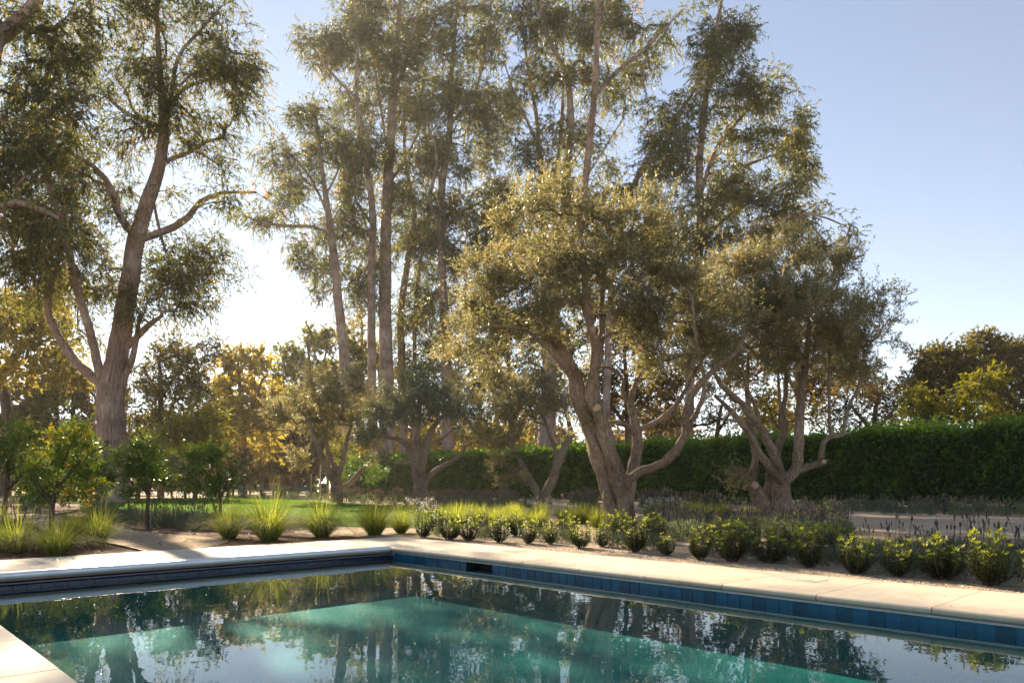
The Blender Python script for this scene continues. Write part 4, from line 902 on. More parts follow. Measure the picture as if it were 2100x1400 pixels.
back('background_tree', 'dusky green tree behind the V-forked olive', 'tree', 76,
     [[(1050, 1016, 8), (1050, 900, 7), (1045, 780, 5), (1040, 700, 3)], [(1050, 860, 4), (1000, 780, 3)], [(1050, 860, 4), (1110, 780, 3)]],
     [(1100, 680, 55, 45, .8), (1170, 700, 50, 45, .8), (1010, 740, 45, 40, .8), (1080, 760, 50, 40, .8), (1040, 820, 60, 40, .8), (960, 800, 45, 40, .8), (1120, 830, 50, 40, .8), (1170, 780, 45, 45, .7), (1030, 670, 45, 40, .6)], 'euc_leaf', 82, leafL=.32, leafW=.13, per=12)
back('background_tree', 'tall tawny tree between the twin-trunked eucalyptus and the slender one', 'tree', 98,
     [[(740, 1012, 7), (740, 850, 6), (742, 740, 4), (742, 660, 2)], [(740, 840, 4), (700, 760, 3)], [(740, 820, 4), (780, 740, 3)]],
     [(720, 700, 40, 40, .7), (760, 740, 40, 40, .7), (700, 780, 45, 40, .8), (760, 820, 50, 40, .8), (820, 800, 45, 45, .8), (680, 860, 45, 40), (850, 860, 50, 40), (900, 820, 45, 45, .7)], 'yellow_leaf', 83, tint=-.3, per=8)
back('background_tree', 'tall dusky tree wholly behind the crown of the gnarled olive', 'tree', 70,
     [[(1640, 1016, 8), (1640, 880, 7), (1636, 760, 5), (1630, 660, 3)], [(1640, 820, 4), (1580, 720, 3)], [(1640, 820, 4), (1710, 730, 3)]],
     [(1570, 680, 55, 45, .8), (1640, 650, 55, 45, .8), (1710, 690, 50, 45, .8), (1530, 750, 50, 40, .8), (1620, 750, 60, 40, .8), (1700, 770, 55, 40, .8), (1480, 720, 45, 40, .7), (1760, 780, 40, 34, .7), (1660, 810, 50, 30, .7)], 'brown_leaf', 84, leafL=.32, leafW=.15, tint=.1, per=13)
print('tree leaf tris', make_tree.total)

# far wood that closes the view
def far_wood():
    rng = np.random.default_rng(77); Vs = []; Fs = []; Ts = []; n0 = 0
    cs = []
    for i in range(300):
        X = rng.uniform(-120, 120); Y = 112 + rng.uniform(0, 26) + abs(X) * .03; h = rng.uniform(5, 14) * (1.0 if X < 45 else .6)
        cs.append((X, Y, h * rng.uniform(.15, .9), rng.uniform(2.5, 4.5)))
    cs = np.array(cs)
    k = 340
    P = np.repeat(cs[:, :3], k, 0) + rand_unit(len(cs) * k, rng) * (np.repeat(cs[:, 3], k) * rng.uniform(.55, 1, len(cs) * k) ** .5)[:, None]
    P[:, 2] = np.maximum(P[:, 2], .05)
    V, F, kk = leaf_geo(P, rand_unit(len(P), rng), 1.05, .65, True, rng=rng)
    t = np.clip(np.repeat(rng.uniform(0, 1, len(cs)), k) * .7 + rng.uniform(0, .4, len(P)), 0, 1)
    o = link('woodland', mesh_np('woodland', V, F, M['brown_leaf'], np.repeat(t, 3)))
    tag(o, 'distant brown-green wood behind the garden trees', 'woodland', kind='stuff')
far_wood()

# ------------------------------------------------------------------ hedge
def hedge():
    A = np.array([27.0, 22.2]); B = np.array([-17.2, 82.5])
    d = (B - A); Lh = np.linalg.norm(d); d = d / Lh; nrm = np.array([d[1], -d[0]])
    if np.dot(nrm, -A) < 0: nrm = -nrm
    root = empty('hedge', (*A, 0), 'long tall dark green clipped hedge along the back of the garden', 'hedge')
    rng = np.random.default_rng(5)
    H = 3.42; Wd = 1.25
    def top(s): return H + .10 * np.sin(s * .9) + .07 * np.sin(s * 2.3 + 1) + .14 * np.exp(-((s - 9) / 3.0) ** 2)
    # woody stems
    mb = MB()
    s = .4
    while s < Lh:
        p = A + d * s + nrm * rng.uniform(-.2, .2)
        q = [(p[0] - A[0], p[1] - A[1], -.1), (p[0] - A[0] + rng.normal() * .1, p[1] - A[1], 1.2), (p[0] - A[0] + rng.normal() * .2, p[1] - A[1], 3.0)]
        mb.add(*tube(q, [.05, .04, .015], 5)); s += rng.uniform(.5, .9)
    tag(mb.build('stems', M['dark_bark'], root), kind='stuff')
    # inner body, lumpy, stops above the ground so that light glints through below
    ns, nz = 260, 9
    S = np.linspace(0, Lh, ns)
    V = []; F = []
    for i, s_ in enumerate(S):
        for k in range(nz * 2):
            side = 1 if k < nz else -1; kk = k if k < nz else 2 * nz - 1 - k
            z = .34 + (top(s_) - .30 - .34) * kk / (nz - 1) + rng.normal() * .06
            off = side * (Wd * .5 - .22) * (1 - .25 * (kk / (nz - 1)) ** 6) + rng.normal() * .07
            p = A + d * s_ + nrm * off - A
            V.append((p[0], p[1], z))
    m2 = nz * 2
    for i in range(ns - 1):
        for k in range(m2):
            F.append((i * m2 + k, i * m2 + (k + 1) % m2, (i + 1) * m2 + (k + 1) % m2, (i + 1) * m2 + k))
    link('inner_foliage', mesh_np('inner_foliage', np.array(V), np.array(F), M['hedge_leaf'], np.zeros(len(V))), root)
    # leaves, finer near the camera
    n = 118000
    u_ = rng.random(n); dist = lambda s: np.linalg.norm((A + np.outer(s, d)), axis=1)
    s_ = Lh * u_ ** 1.35; dd = dist(s_)
    face = rng.random(n)
    sh = np.repeat(rng.random(n // 40 + 1) < .22, 40)[:n] * rng.uniform(0, .42, n)
    s_ = np.where((face >= .62) & (sh > 0), np.repeat(s_[::40], 40)[:n] + rng.normal(0, .06, n), s_); dd = dist(s_)
    zz = np.where(face < .62, top(s_) * rng.random(n) ** .8, top(s_) + rng.normal(0, .11, n) - rng.exponential(.10, n) + sh)
    off = np.where(face < .62, Wd * .5 + rng.normal(0, .13, n) + .06 * np.sin(s_ * 3.1) * np.sin(zz * 3), rng.uniform(-Wd * .55, Wd * .55, n))
    bk = rng.random(n) < .12; off = np.where(bk, -Wd * .5 + rng.normal(0, .12, n), off)
    low = zz < .7; zz = np.where(low, zz * .85, zz); keep = ~low | (rng.random(n) < .9)
    s_, zz, off, dd = s_[keep], zz[keep], off[keep], dd[keep]
    P = np.column_stack([d[0] * s_ + nrm[0] * off, d[1] * s_ + nrm[1] * off, np.maximum(zz, .04)])
    D = unit(np.column_stack([np.full(len(s_), nrm[0]) * .6, np.full(len(s_), nrm[1]) * .6, np.full(len(s_), .5)]) + rand_unit(len(s_), rng) * .9)
    sc = np.clip(dd / 34, .8, 2.2)
    V, F, k = leaf_geo(P, D, (.165 * sc * rng.uniform(.7, 1.3, len(s_))), .095 * sc, False, .15, rng)
    t = np.clip(rng.normal(.42, .2, len(s_)) + .16 * np.sin(s_ * 1.3) * np.sin(zz * 1.7 + s_ * .4) + .10 * np.sin(s_ * 3.7 + zz * 2) + .55 * np.clip((zz - 3.0) / .5, 0, 1), 0, 1)  # last term lightens leaves near the top, sunlight painted into the tint
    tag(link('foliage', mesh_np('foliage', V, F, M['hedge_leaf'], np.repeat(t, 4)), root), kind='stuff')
hedge()

# ------------------------------------------------------------------ small plants: meshes made once, copied in loops
def place(protos, name, loc, rz, sc, label, cat, group=None, sz=None):
    e = empty(name, loc, label, cat, group); e.rotation_euler.z = rz; e.scale = (sc, sc, sc * (sz or 1))
    if 'shrub' in name: e.rotation_euler.x = random.uniform(-.12, .12); e.rotation_euler.y = random.uniform(-.12, .12); e.scale = (sc * random.uniform(.85, 1.2), sc * random.uniform(.85, 1.2), sc * random.uniform(.86, 1.1))
    for pn, me in protos: tag(link(pn, me, e), kind='stuff')
    return e

def shrub_variant(seed, H=.62, R=.27, stems=28, lv=54, lL=.056, lW=.027):
    rng = np.random.default_rng(seed); mb = MB(); P = []; D = []; T = []
    for i in range(stems):
        a = rng.uniform(0, 6.283); r = R * math.sqrt(rng.random()) ; h = H * rng.uniform(.55, 1.10) * (1 - .20 * (r / R) ** 2)
        b = np.array([math.cos(a) * r * .25, math.sin(a) * r * .25, 0]); tp = np.array([math.cos(a) * r, math.sin(a) * r, h])
        m = (b + tp) / 2 + np.array([math.cos(a) * r * .28, math.sin(a) * r * .28, -.02]) + rng.normal(size=3) * .015
        q, rr = catmull([b, m, tp], [.007, .005, .003], .06); mb.add(*tube(q, rr, 4))
        tt = np.sort(rng.uniform(.10, 1, lv)); tt[-10:] = rng.uniform(.94, 1.0, 10)
        ii = tt * (len(q) - 1); i0 = np.clip(ii.astype(int), 0, len(q) - 2); f = (ii - i0)[:, None]
        pp = q[i0] * (1 - f) + q[i0 + 1] * f; ax = unit(q[i0 + 1] - q[i0])
        ang = np.arange(lv) * 2.4 + rng.uniform(0, 6)
        side = np.column_stack([np.cos(ang), np.sin(ang), np.zeros(lv)])
        up = np.where(tt[:, None] > .92, .95, .45)
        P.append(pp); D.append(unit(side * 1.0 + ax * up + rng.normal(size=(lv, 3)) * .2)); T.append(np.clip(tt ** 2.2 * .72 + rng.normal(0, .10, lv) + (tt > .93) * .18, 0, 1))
    P = np.concatenate(P); D = np.concatenate(D); T = np.concatenate(T)
    flat = unit(np.column_stack([D[:, 0], D[:, 1], D[:, 2] * 0 + 2.2]) + rng.normal(size=D.shape) * .25)
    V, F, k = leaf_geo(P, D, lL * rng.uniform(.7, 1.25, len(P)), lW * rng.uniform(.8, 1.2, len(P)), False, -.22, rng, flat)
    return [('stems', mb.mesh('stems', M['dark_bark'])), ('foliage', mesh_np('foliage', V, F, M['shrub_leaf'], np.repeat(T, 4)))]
SHRUBS = [shrub_variant(100 + i, H=.60 + .03 * (i % 4), R=.23 + .022 * (i % 5), stems=25 + 3 * (i % 4)) for i in range(8)]

def tuft_variant(seed, blades=620, H=.75, lean=.95, w=.0075):
    rng = np.random.default_rng(seed); mb = MB()
    n = blades; a = rng.uniform(0, 6.283, n); out = np.column_stack([np.cos(a), np.sin(a), np.zeros(n)])
    L = H * rng.uniform(.65, 1.25, n); ln = lean * (.15 + 1.15 * rng.random(n) ** .6) 
    b = out * (rng.random(n) ** .6 * .13)[:, None]
    side = np.column_stack([-np.sin(a), np.cos(a), np.zeros(n)])
    V = []; ts = [0, .3, .58, .82, 1.0]; wd = [1, .95, .75, .45, .08]
    for t, ww_ in zip(ts, wd):
        p = b + out * (L * ln * (t ** 1.2) * .62)[:, None] + np.array([0, 0, 1.0]) * (L * (t * 1.0 - .56 * ln * t ** 2.0))[:, None] + side * (rng.normal(0, .02, n) * t)[:, None]
        V.append(p - side * (w * ww_ * .5)); V.append(p + side * (w * ww_ * .5))
    V = np.stack(V, 1).reshape(-1, 3)
    base = (np.arange(n) * 10)[:, None]
    F = np.concatenate([base + np.array([[2 * k, 2 * k + 1, 2 * k + 3, 2 * k + 2]]) for k in range(4)], 0)
    T = np.clip(rng.normal(.5, .22, n), 0, 1)
    return [('blades', mesh_np('blades', V, F, M['grass_blade'], np.repeat(T, 10)))]
TUFTS = [tuft_variant(200 + i, H=.98 + .06 * (i % 3), lean=1.2 + .1 * (i % 3), blades=760) for i in range(5)]
TUFTS_FINE = [tuft_variant(230 + i, blades=300, H=.62, lean=.7, w=.011) for i in range(4)]

def lavender_variant(seed, R=.34, H=.42, n=1300, spikes=24, spike_h=.28, mat='flower_spike', fat=1.0):
    rng = np.random.default_rng(seed)
    d = rand_unit(n, rng); d[:, 2] = np.abs(d[:, 2]); rr = rng.uniform(.35, 1, n) ** .6
    P = d * rr[:, None] * np.array([R, R, H]) ; P[:, 2] *= .9
    D = unit(d * .8 + np.array([0, 0, .9]) + rng.normal(size=(n, 3)) * .35)
    V, F, k = leaf_geo(P, D, .085 * rng.uniform(.6, 1.4, n), .014 * fat, False, .1, rng)
    fo = mesh_np('foliage', V, F, M['lavender_leaf'], np.repeat(np.clip(rng.normal(.5, .2, n), 0, 1), 4))
    mb = MB(); fl = MB()
    for i in range(spikes):
        dd = rand_unit(1, rng)[0]; dd[2] = abs(dd[2]) * .8 + .5; dd = dd / np.linalg.norm(dd)
        p0 = dd * np.array([R, R, H]) * .75; L = spike_h * rng.uniform(.6, 1.2); ax = unit(dd * .45 + np.array([0, 0, .9]) + rng.normal(size=3) * .15)
        p1 = p0 + ax * L; mb.add(*tube([p0, (p0 + p1) / 2 + rng.normal(size=3) * .01, p1], [.0035 * fat] * 3, 3))
        hl = rng.uniform(.06, .11); hp = np.array([p1 + ax * hl * t for t in (0, .15, .35, .55, .8, 1)])
        fl.add(*tube(hp, np.array([.003, .010, .0085, .011, .007, .001]) * fat, 5), t=float(rng.random()))
    return [('foliage', fo), ('stalks', mb.mesh('stalks', M['lavender_leaf'])), ('flower_spikes', fl.mesh('flower_spikes', M[mat]))]
LAV = [lavender_variant(300 + i) for i in range(4)]
LAV_TALL = [lavender_variant(320 + i, R=.36, H=.34, spikes=12, spike_h=.38, fat=1.3) for i in range(3)]
LAV_DRY = [lavender_variant(340 + i, R=.40, H=.42, n=900, spikes=70, spike_h=.36, mat='dry_spike', fat=2.0) for i in range(3)]
LAV_FAR = [lavender_variant(360 + i, R=.42, H=.52, n=800, spikes=22, spike_h=.22, fat=2.0, mat='dry_spike') for i in range(3)]

def gaura_variant(seed):
    rng = np.random.default_rng(seed); mb = MB(); P = []; D = []; pp = []; pd = []
    for i in range(34):
        a = rng.uniform(0, 6.28); r = rng.uniform(.05, .34); h = rng.uniform(.4, .75)
        q, rr = catmull([(0, 0, 0), (math.cos(a) * r * .5, math.sin(a) * r * .5, h * .6), (math.cos(a) * r, math.sin(a) * r, h)], [.004, .003, .002], .08)
        mb.add(*tube(q, rr, 3))
        for p in q[:-2]:
            P.append(p); D.append(rng.normal(size=3) + [0, 0, .6]); P.append(p); D.append(rng.normal(size=3) + [0, 0, .6])
        for k in range(5):
            pp.append(q[-1] + rng.normal(size=3) * .03); pd.append(rng.normal(size=3))
    V, F, k = leaf_geo(np.array(P), np.array(D), .07, .016, False, .1, rng); fo = mesh_np('foliage', V, F, M['grass_blade'], np.repeat(rng.uniform(.1, .7, len(P)), 4))
    V, F, k = leaf_geo(np.array(pp), np.array(pd), .028, .022, False, .1, rng); pe = mesh_np('petals', V, F, M['petal'], np.repeat(rng.random(len(pp)), 4))
    return [('stems', mb.mesh('stems', M['lavender_leaf'])), ('foliage', fo), ('petals', pe)]
GAURA = [gaura_variant(400 + i) for i in range(2)]

# shrubs along the pool
row = [(868, 1101, 1.02), (920, 1106, .95), (962, 1108, .9), (1025, 1111, 1.0), (1082, 1114, 1.02), (1128, 1115, .88), (1192, 1123, 1.02), (1236, 1120, .95), (1302, 1131, 1.0), (1368, 1138, .96), (1436, 1147, 1.03), (1502, 1151, 1.04), (1578, 1154, 1.12), (1664, 1163, 1.0), (1752, 1174, 1.05), (1838, 1181, 1.02), (1935, 1188, 1.0), (2030, 1199, 1.06), (2140, 1212, 1.0)]
for i, (px, py, sc) in enumerate(row):
    g = gnd(px, py, -.02)
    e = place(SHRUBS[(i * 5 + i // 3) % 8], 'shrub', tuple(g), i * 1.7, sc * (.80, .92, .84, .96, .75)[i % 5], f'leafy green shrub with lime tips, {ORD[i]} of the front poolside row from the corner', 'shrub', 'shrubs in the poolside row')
row2 = [(895, 1088), (990, 1098), (1060, 1098), (1160, 1104), (1270, 1112), (1340, 1112), (1480, 1126), (1530, 1130), (1620, 1138), (1700, 1150), (1725, 1142)]
for i, (px, py) in enumerate(row2):
    g = gnd(px, py, -.02)
    place(SHRUBS[(i * 3 + 2) % 8], 'shrub', tuple(g), i * 2.3, .88 + .05 * (i % 3), f'leafy green shrub half hidden behind the poolside row, {ORD[i]} from the corner', 'shrub', 'shrubs behind the poolside row')

# clumps of strappy grass
tufts = [(470, 1103, 1.05, 'beside the path end'), (552, 1107, 1.25, 'largest and palest of the lawn edge clumps'), (660, 1100, 1.08, 'third along the end coping from the path'), (768, 1096, 1.15, 'nearest the pool corner by the mulch'), (822, 1092, .85, 'small and golden beside the first poolside shrub'),
         (196, 1118, 1.0, 'standing alone in front of the young citrus stem'), (118, 1138, .82, 'low one right at the coping edge'), (36, 1132, .9, 'below the blue-grey lavender at the picture edge'), (150, 1102, .85, 'behind the lone clump by the citrus stem'), (-15, 1125, .95, 'cut off by the picture edge')]
for i, (px, py, sc, wh) in enumerate(tufts):
    place(TUFTS[i % 5], 'grass_clump', tuple(gnd(px, py, -.02)), i * 1.1, sc, f'strappy green grass clump, {wh}', 'grass clump', 'strappy grass clumps')
rng = np.random.default_rng(8)
mid = []
for i in range(46):
    px = rng.uniform(905, 1240) if i < 30 else rng.uniform(1290, 1560); py = rng.uniform(1062, 1090) if i < 30 else rng.uniform(1058, 1076)
    mid.append((px, py))
mid.sort()
for i, (px, py) in enumerate(mid):
    place(TUFTS_FINE[i % 4], 'meadow_grass', tuple(gnd(px, py, -.02)), i * .9, rng.uniform(.8, 1.15), 'fine green meadow grass clump in the bed round the largest olive', 'grass clump', 'meadow grass round the largest olive')
# lavender
def lav(variants, pts, name, lab, group, sc=1.0, ordinals=True):
    for i, p in enumerate(pts):
        px, py = p[:2]; s = sc * (p[2] if len(p) > 2 else 1) * random.uniform(.9, 1.1)
        place(variants[i % len(variants)], name, tuple(gnd(px, py, -.02)), i * 1.3, s, lab.format(ORD[i] if ordinals else ''), 'lavender', group)
lav(LAV_FAR, [(1570, 1048), (1648, 1051), (1708, 1052), (1742, 1047), (1768, 1049), (1812, 1047), (1832, 1054), (1880, 1048), (1892, 1056), (1930, 1046), (1952, 1050), (1972, 1057), (1996, 1048), (2018, 1052), (2046, 1058), (2078, 1050), (2110, 1056), (2150, 1058)], 'lavender_bush', 'grey-green lavender mound on the driveway edge by the hedge, {} from the gnarled olive', 'lavender along the driveway')
lav(LAV_FAR, [(498, 1021, .8), (540, 1020, .8), (575, 1022, .9), (602, 1024, 1), (640, 1026, 1.05), (665, 1028, 1.05), (706, 1030, 1.1), (735, 1031, .9), (757, 1032, 1.1), (790, 1034, 1.0), (822, 1036, 1.05), (846, 1037, .8), (898, 1040, 1.1), (930, 1042, 1.0), (966, 1045, 1.1), (1000, 1046, .9), (1022, 1048, 1.1), (1075, 1051, 1.0)], 'lavender_bush', 'grey lavender mound lining the far lawn edge, {} from the guardrail side', 'lavender along the lawn')
lav(LAV_DRY, [(730, 1026), (775, 1027), (815, 1028), (900, 1031), (925, 1030), (950, 1033), (975, 1032), (1000, 1034), (1030, 1036), (1050, 1034), (1180, 1036), (1210, 1040), (1330, 1040), (1370, 1042), (1420, 1042), (1460, 1044)], 'dry_lavender', 'straw-coloured seeding lavender in front of the hedge, {} along from the loose olive', 'seeding lavender by the hedge', 1.15)
lav(LAV, [(236, 1066, .8), (268, 1072, 1.0), (292, 1075, 1), (335, 1079, 1.05), (362, 1080, 1.1), (392, 1084, 1.1), (420, 1086, 1.0), (215, 1056, 1.0), (185, 1052, 1.0), (90, 1052, .9), (60, 1050, .9)], 'lavender_bush', 'dark grey lavender by the citrus trees, {} along the mulch bed', 'lavender under the citrus trees', 1.12)
lav(LAV_TALL, [(22, 1108, 1.25), (60, 1112, .9), (-20, 1106, 1.1)], 'lavender_bush', 'blue-grey lavender with dark spikes at the path bend, {} from the middle', 'lavender at the path bend')
lp = sorted([(float(rng.uniform(1330, 1725)), float(rng.uniform(1078, 1112))) for _ in range(42)])
for i, (px, py) in enumerate(lp):
    place(LAV[i % 4], 'lavender_bush', tuple(gnd(px, py, -.02)), i * .7, rng.uniform(.85, 1.1), 'purple-spiked lavender massed behind the shrubs between the two big olives', 'lavender', 'massed lavender between the big olives')
lav(LAV_TALL, [(1255, 1098, .9), (1620, 1108, .8), (1700, 1112, .9), (1790, 1140, 1.0), (1850, 1142, 1.1), (1905, 1152, 1.1), (1965, 1152, 1.2), (2010, 1160, 1.1), (2062, 1166, 1.2), (2095, 1172, 1.15), (1890, 1170, .8)], 'lavender_bush', 'tall lavender with long dark flower spikes behind the shrubs, {} from the largest olive', 'tall lavender behind the poolside shrubs', .85)
lav(LAV, [(905, 1098, .8), (1000, 1104, .8), (1108, 1108, .9), (1155, 1112, .85), (1275, 1122, .9), (1335, 1128, .9), (1470, 1140, .9), (1545, 1146, .95), (1625, 1152, .9), (1710, 1160, .85), (1795, 1172, .9), (1888, 1180, 1.0), (1985, 1186, .9), (2080, 1196, 1.1)], 'lavender_bush', 'low grey-green lavender filling a gap in the poolside row, {} from the corner', 'lavender between the poolside shrubs', .8)
for i, (px, py, wh) in enumerate([(878, 1084, 'at the first poolside shrub'), (858, 1082, 'at the grass beside the pool corner'), (1120, 1070, 'below the V-forked olive'), (1360, 1072, 'right of the largest olive trunk'), (1395, 1068, 'in the meadow grass between the big olives'), (1330, 1078, 'at the foot of the largest olive')]):
    place(GAURA[i % 2], 'flowering_plant', tuple(gnd(px, py, -.02)), i, 1.0, f'airy plant with tiny white flowers {wh}', 'flowering plant', 'white flowering plants')
place(SHRUBS[3], 'shrub', tuple(gnd(1690, 1098, -.02)), .4, .9, 'small grey-green bush at the near bend of the driveway', 'shrub')
place(SHRUBS[5], 'shrub', tuple(gnd(1640, 1092, -.02)), 1.4, .8, 'low bush between the massed lavender and the driveway', 'shrub')

# citrus trees
CI = dict(bark=M['dark_bark'], leaf=M['citrus_leaf'], twigs=8, leaves=12, tl=.26, leafL=.085, leafW=.036, droop=.1, hang=.1, up=.25, tri=False, fold=-.2, step=.25, tip_r=.004, tube_step=.12, sides=8, lump=.08, spread=.9, limb_depth=.5, cspread=.5, per=24, wisp=.1, group='young citrus trees')
CITRUS = [
 ('young citrus tree with yellowing leaves and one long shoot pointing to the eucalyptus trunk', 15.4, [[(105, 1102, 5), (106, 1060, 4.6), (110, 1020, 4.4), (118, 980, 3)], [(108, 1040, 3), (90, 1000, 2.4), (75, 960, 1.6)], [(110, 1010, 3), (150, 960, 2.4), (185, 930, 1.8), (225, 908, 1.2)]],
   [(120, 930, 40, 36), (90, 960, 40, 36), (150, 960, 40, 34), (130, 900, 30, 24), (100, 1000, 46, 28), (160, 1000, 36, 26), (75, 1010, 30, 22), (205, 918, 22, 10, .7), (180, 970, 26, 24, .8), (165, 890, 16, 20, .6)], 71, .12),
 ('dark young citrus tree with staked stem directly below the eucalyptus', 19.5, [[(302, 1090, 4.4), (302, 1050, 4), (304, 1015, 3.6), (300, 980, 2.4)], [(303, 1015, 2.4), (275, 980, 2)], [(303, 1015, 2.4), (325, 975, 2)]],
   [(300, 930, 34, 22), (275, 950, 34, 28), (325, 955, 34, 30), (300, 975, 40, 28), (270, 990, 28, 22), (330, 985, 26, 20), (280, 1015, 22, 12, .6)], 72, -.15),
 ('glossy bushy citrus tree standing in front of the lawn', 23, [[(452, 1068, 4), (452, 1040, 3.6), (450, 1010, 3), (446, 970, 2)], [(452, 1030, 2.4), (425, 990, 2)], [(452, 1025, 2.4), (470, 985, 1.6)]],
   [(440, 930, 28, 20), (415, 940, 28, 22), (460, 945, 26, 24), (430, 970, 36, 26), (470, 980, 20, 26), (420, 1000, 34, 22), (455, 1010, 28, 22), (380, 945, 22, 20), (390, 975, 22, 18, .7)], 73, -.05),
 ('tall green citrus tree cut by the picture edge', 17.5, [[(10, 1086, 5), (10, 1040, 4.6), (14, 1000, 4), (18, 940, 2.6)], [(12, 1010, 3), (40, 960, 2)]],
   [(20, 890, 32, 20), (0, 920, 40, 36), (45, 930, 34, 34), (20, 960, 40, 34), (50, 980, 34, 30), (-20, 960, 36, 40), (30, 1010, 34, 22), (65, 900, 20, 20, .7)], 74, -.02),
 ('shaded citrus tree behind the yellowing one, leaves against the eucalyptus foot', 24, [[(183, 1064, 4), (184, 1030, 3.6), (186, 990, 2.6)], [(184, 1020, 2.4), (205, 985, 2)]],
   [(190, 930, 26, 24), (215, 960, 26, 26), (170, 960, 30, 26), (200, 985, 34, 22), (180, 1005, 26, 16), (225, 985, 18, 16)], 75, -.12)]
for lab, Y, limbs, blobs, sd, ti in CITRUS:
    make_tree('citrus_tree', lab, 'citrus tree', Y, limbs, blobs, seed=sd, tint=ti, **CI)
# fruits on the glossy citrus tree and beyond
def fruit(px, py, Y, label):
    mb = MB(); th = np.linspace(-1.5, 1.5, 8); P = np.column_stack([np.zeros(8), np.zeros(8), np.sin(th) * .045]); mb.add(*tube(P, np.cos(th) * .036 + .001, 10))
    o = mb.build('lemon', M['lemon']); o.location = at(px, py, Y); tag(o, label, 'lemon', 'lemons among the citrus leaves')
for px, py, wh in ((352, 975, 'beside the staked citrus'), (362, 982, 'lowest of the cluster'), (372, 976, 'nearest the glossy tree'), (345, 990, 'hanging lowest by the stem')):
    fruit(px, py, 21.0, f'ripe yellow lemon {wh}')

# understory shrubs behind the lawn
UN = dict(bark=M['dark_bark'], twigs=7, leaves=11, tl=.5, leafL=.15, leafW=.07, droop=.1, hang=.1, up=.2, tri=True, step=.5, tip_r=.008, tube_step=.4, sides=6, lump=.05, per=20, cspread=.3)
for i, (lab, Y, px, blobs, lf) in enumerate([
    ('sunny bush at the edge of the lawn behind the glossy citrus', 54, 380, [(350, 985, 34, 24), (400, 985, 34, 26), (380, 1000, 45, 16)], 'citrus_leaf'),
    ('tall leafy shrub filling the gap right of the eucalyptus trunk', 48, 285, [(270, 930, 26, 30), (300, 920, 30, 34), (330, 950, 34, 34), (285, 975, 36, 30)], 'citrus_leaf'),
    ('shadowy bush left of the eucalyptus trunk', 46, 150, [(140, 960, 45, 34), (170, 990, 36, 24), (100, 990, 50, 26)], 'citrus_leaf'),
    ('brown-green bush by the red posts', 60, 500, [(495, 960, 36, 34), (520, 985, 30, 22), (470, 940, 26, 26)], 'brown_leaf'),
    ('small clipped ball shrub on the roadside nearest the red posts', 66, 578, [(578, 1006, 9, 8)], 'citrus_leaf'),
    ('small clipped ball shrub on the roadside in the middle of three', 66, 598, [(598, 1006, 11, 8)], 'citrus_leaf'),
    ('small clipped ball shrub on the roadside nearest the loose olive', 64, 642, [(642, 1007, 10, 9)], 'citrus_leaf'),
    ('leafy green bush between the loose olive and the hedge end', 60, 740, [(730, 960, 36, 24), (760, 975, 34, 24), (710, 985, 26, 18)], 'hedge_leaf'),
    ('yellow-green sapling behind the fork of the loose olive', 66, 700, [(690, 915, 26, 20), (715, 930, 26, 22), (680, 945, 18, 20)], 'yellowgreen_leaf'),
    ]):
    make_tree('bush', lab, 'bush', Y, [[(px, 1015, 3), (px, 1000, 2.4), (px, blobs[0][1], 1.5)]], blobs, leaf=M[lf], seed=90 + i, **UN)

# ------------------------------------------------------------------ air
def haze():
    m, t, o = new_mat('haze'); pv = N(t, "ShaderNodeVolumePrincipled")
    pv.inputs["Color"].default_value = (.96, .93, .88, 1); pv.inputs["Density"].default_value = HAZE; pv.inputs["Anisotropy"].default_value = .38
    t.links.new(pv.outputs[0], o.inputs["Volume"])
    V, F = box(-440, 440, -440, 440, -3.0, 64.0)
    tag(link('haze', mesh_py('haze', V, F, m)), 'thin warm haze in the air over the whole garden', 'haze', kind='stuff')
HAZE = 0.00038
haze()

# ------------------------------------------------------------------ roadside and small things
def guardrail():
    root = empty('guardrail', (-33, 70, 0), 'grey metal guardrail on timber posts along the road', 'guardrail')
    A = np.array(at(380, 990, 80)); B = np.array(at(658, 990, 66)); A[2] = B[2] = 0; o = np.array((-33, 70, 0)); A -= o; B -= o
    prof = [(.04, .80), (-.02, .77), (-.06, .72), (-.02, .66), (.02, .62), (-.02, .58), (-.06, .52), (-.02, .47), (.04, .44)]
    d = unit(B - A); nr = np.array([d[1], -d[0], 0])
    V = []
    for P in (A, B):
        for off, z in prof: V.append(P + nr * (-off) * -1 + np.array([0, 0, z]))
    n = len(prof); F = [(i, i + 1, n + i + 1, n + i) for i in range(n - 1)]
    me = mesh_py('rail', V, F, M['galvanised']); r = link('rail', me, root)
    sm = r.modifiers.new('thick', 'SOLIDIFY'); sm.thickness = .02
    L = np.linalg.norm(B - A); s = .5
    while s < L:
        p = A + d * s; Vb, Fb = box(p[0] - .09, p[0] + .09, p[1] + .12, p[1] + .30, -.1, .86); link('post', mesh_py('post', Vb, Fb, M['timber']), root); s += 1.9
guardrail()

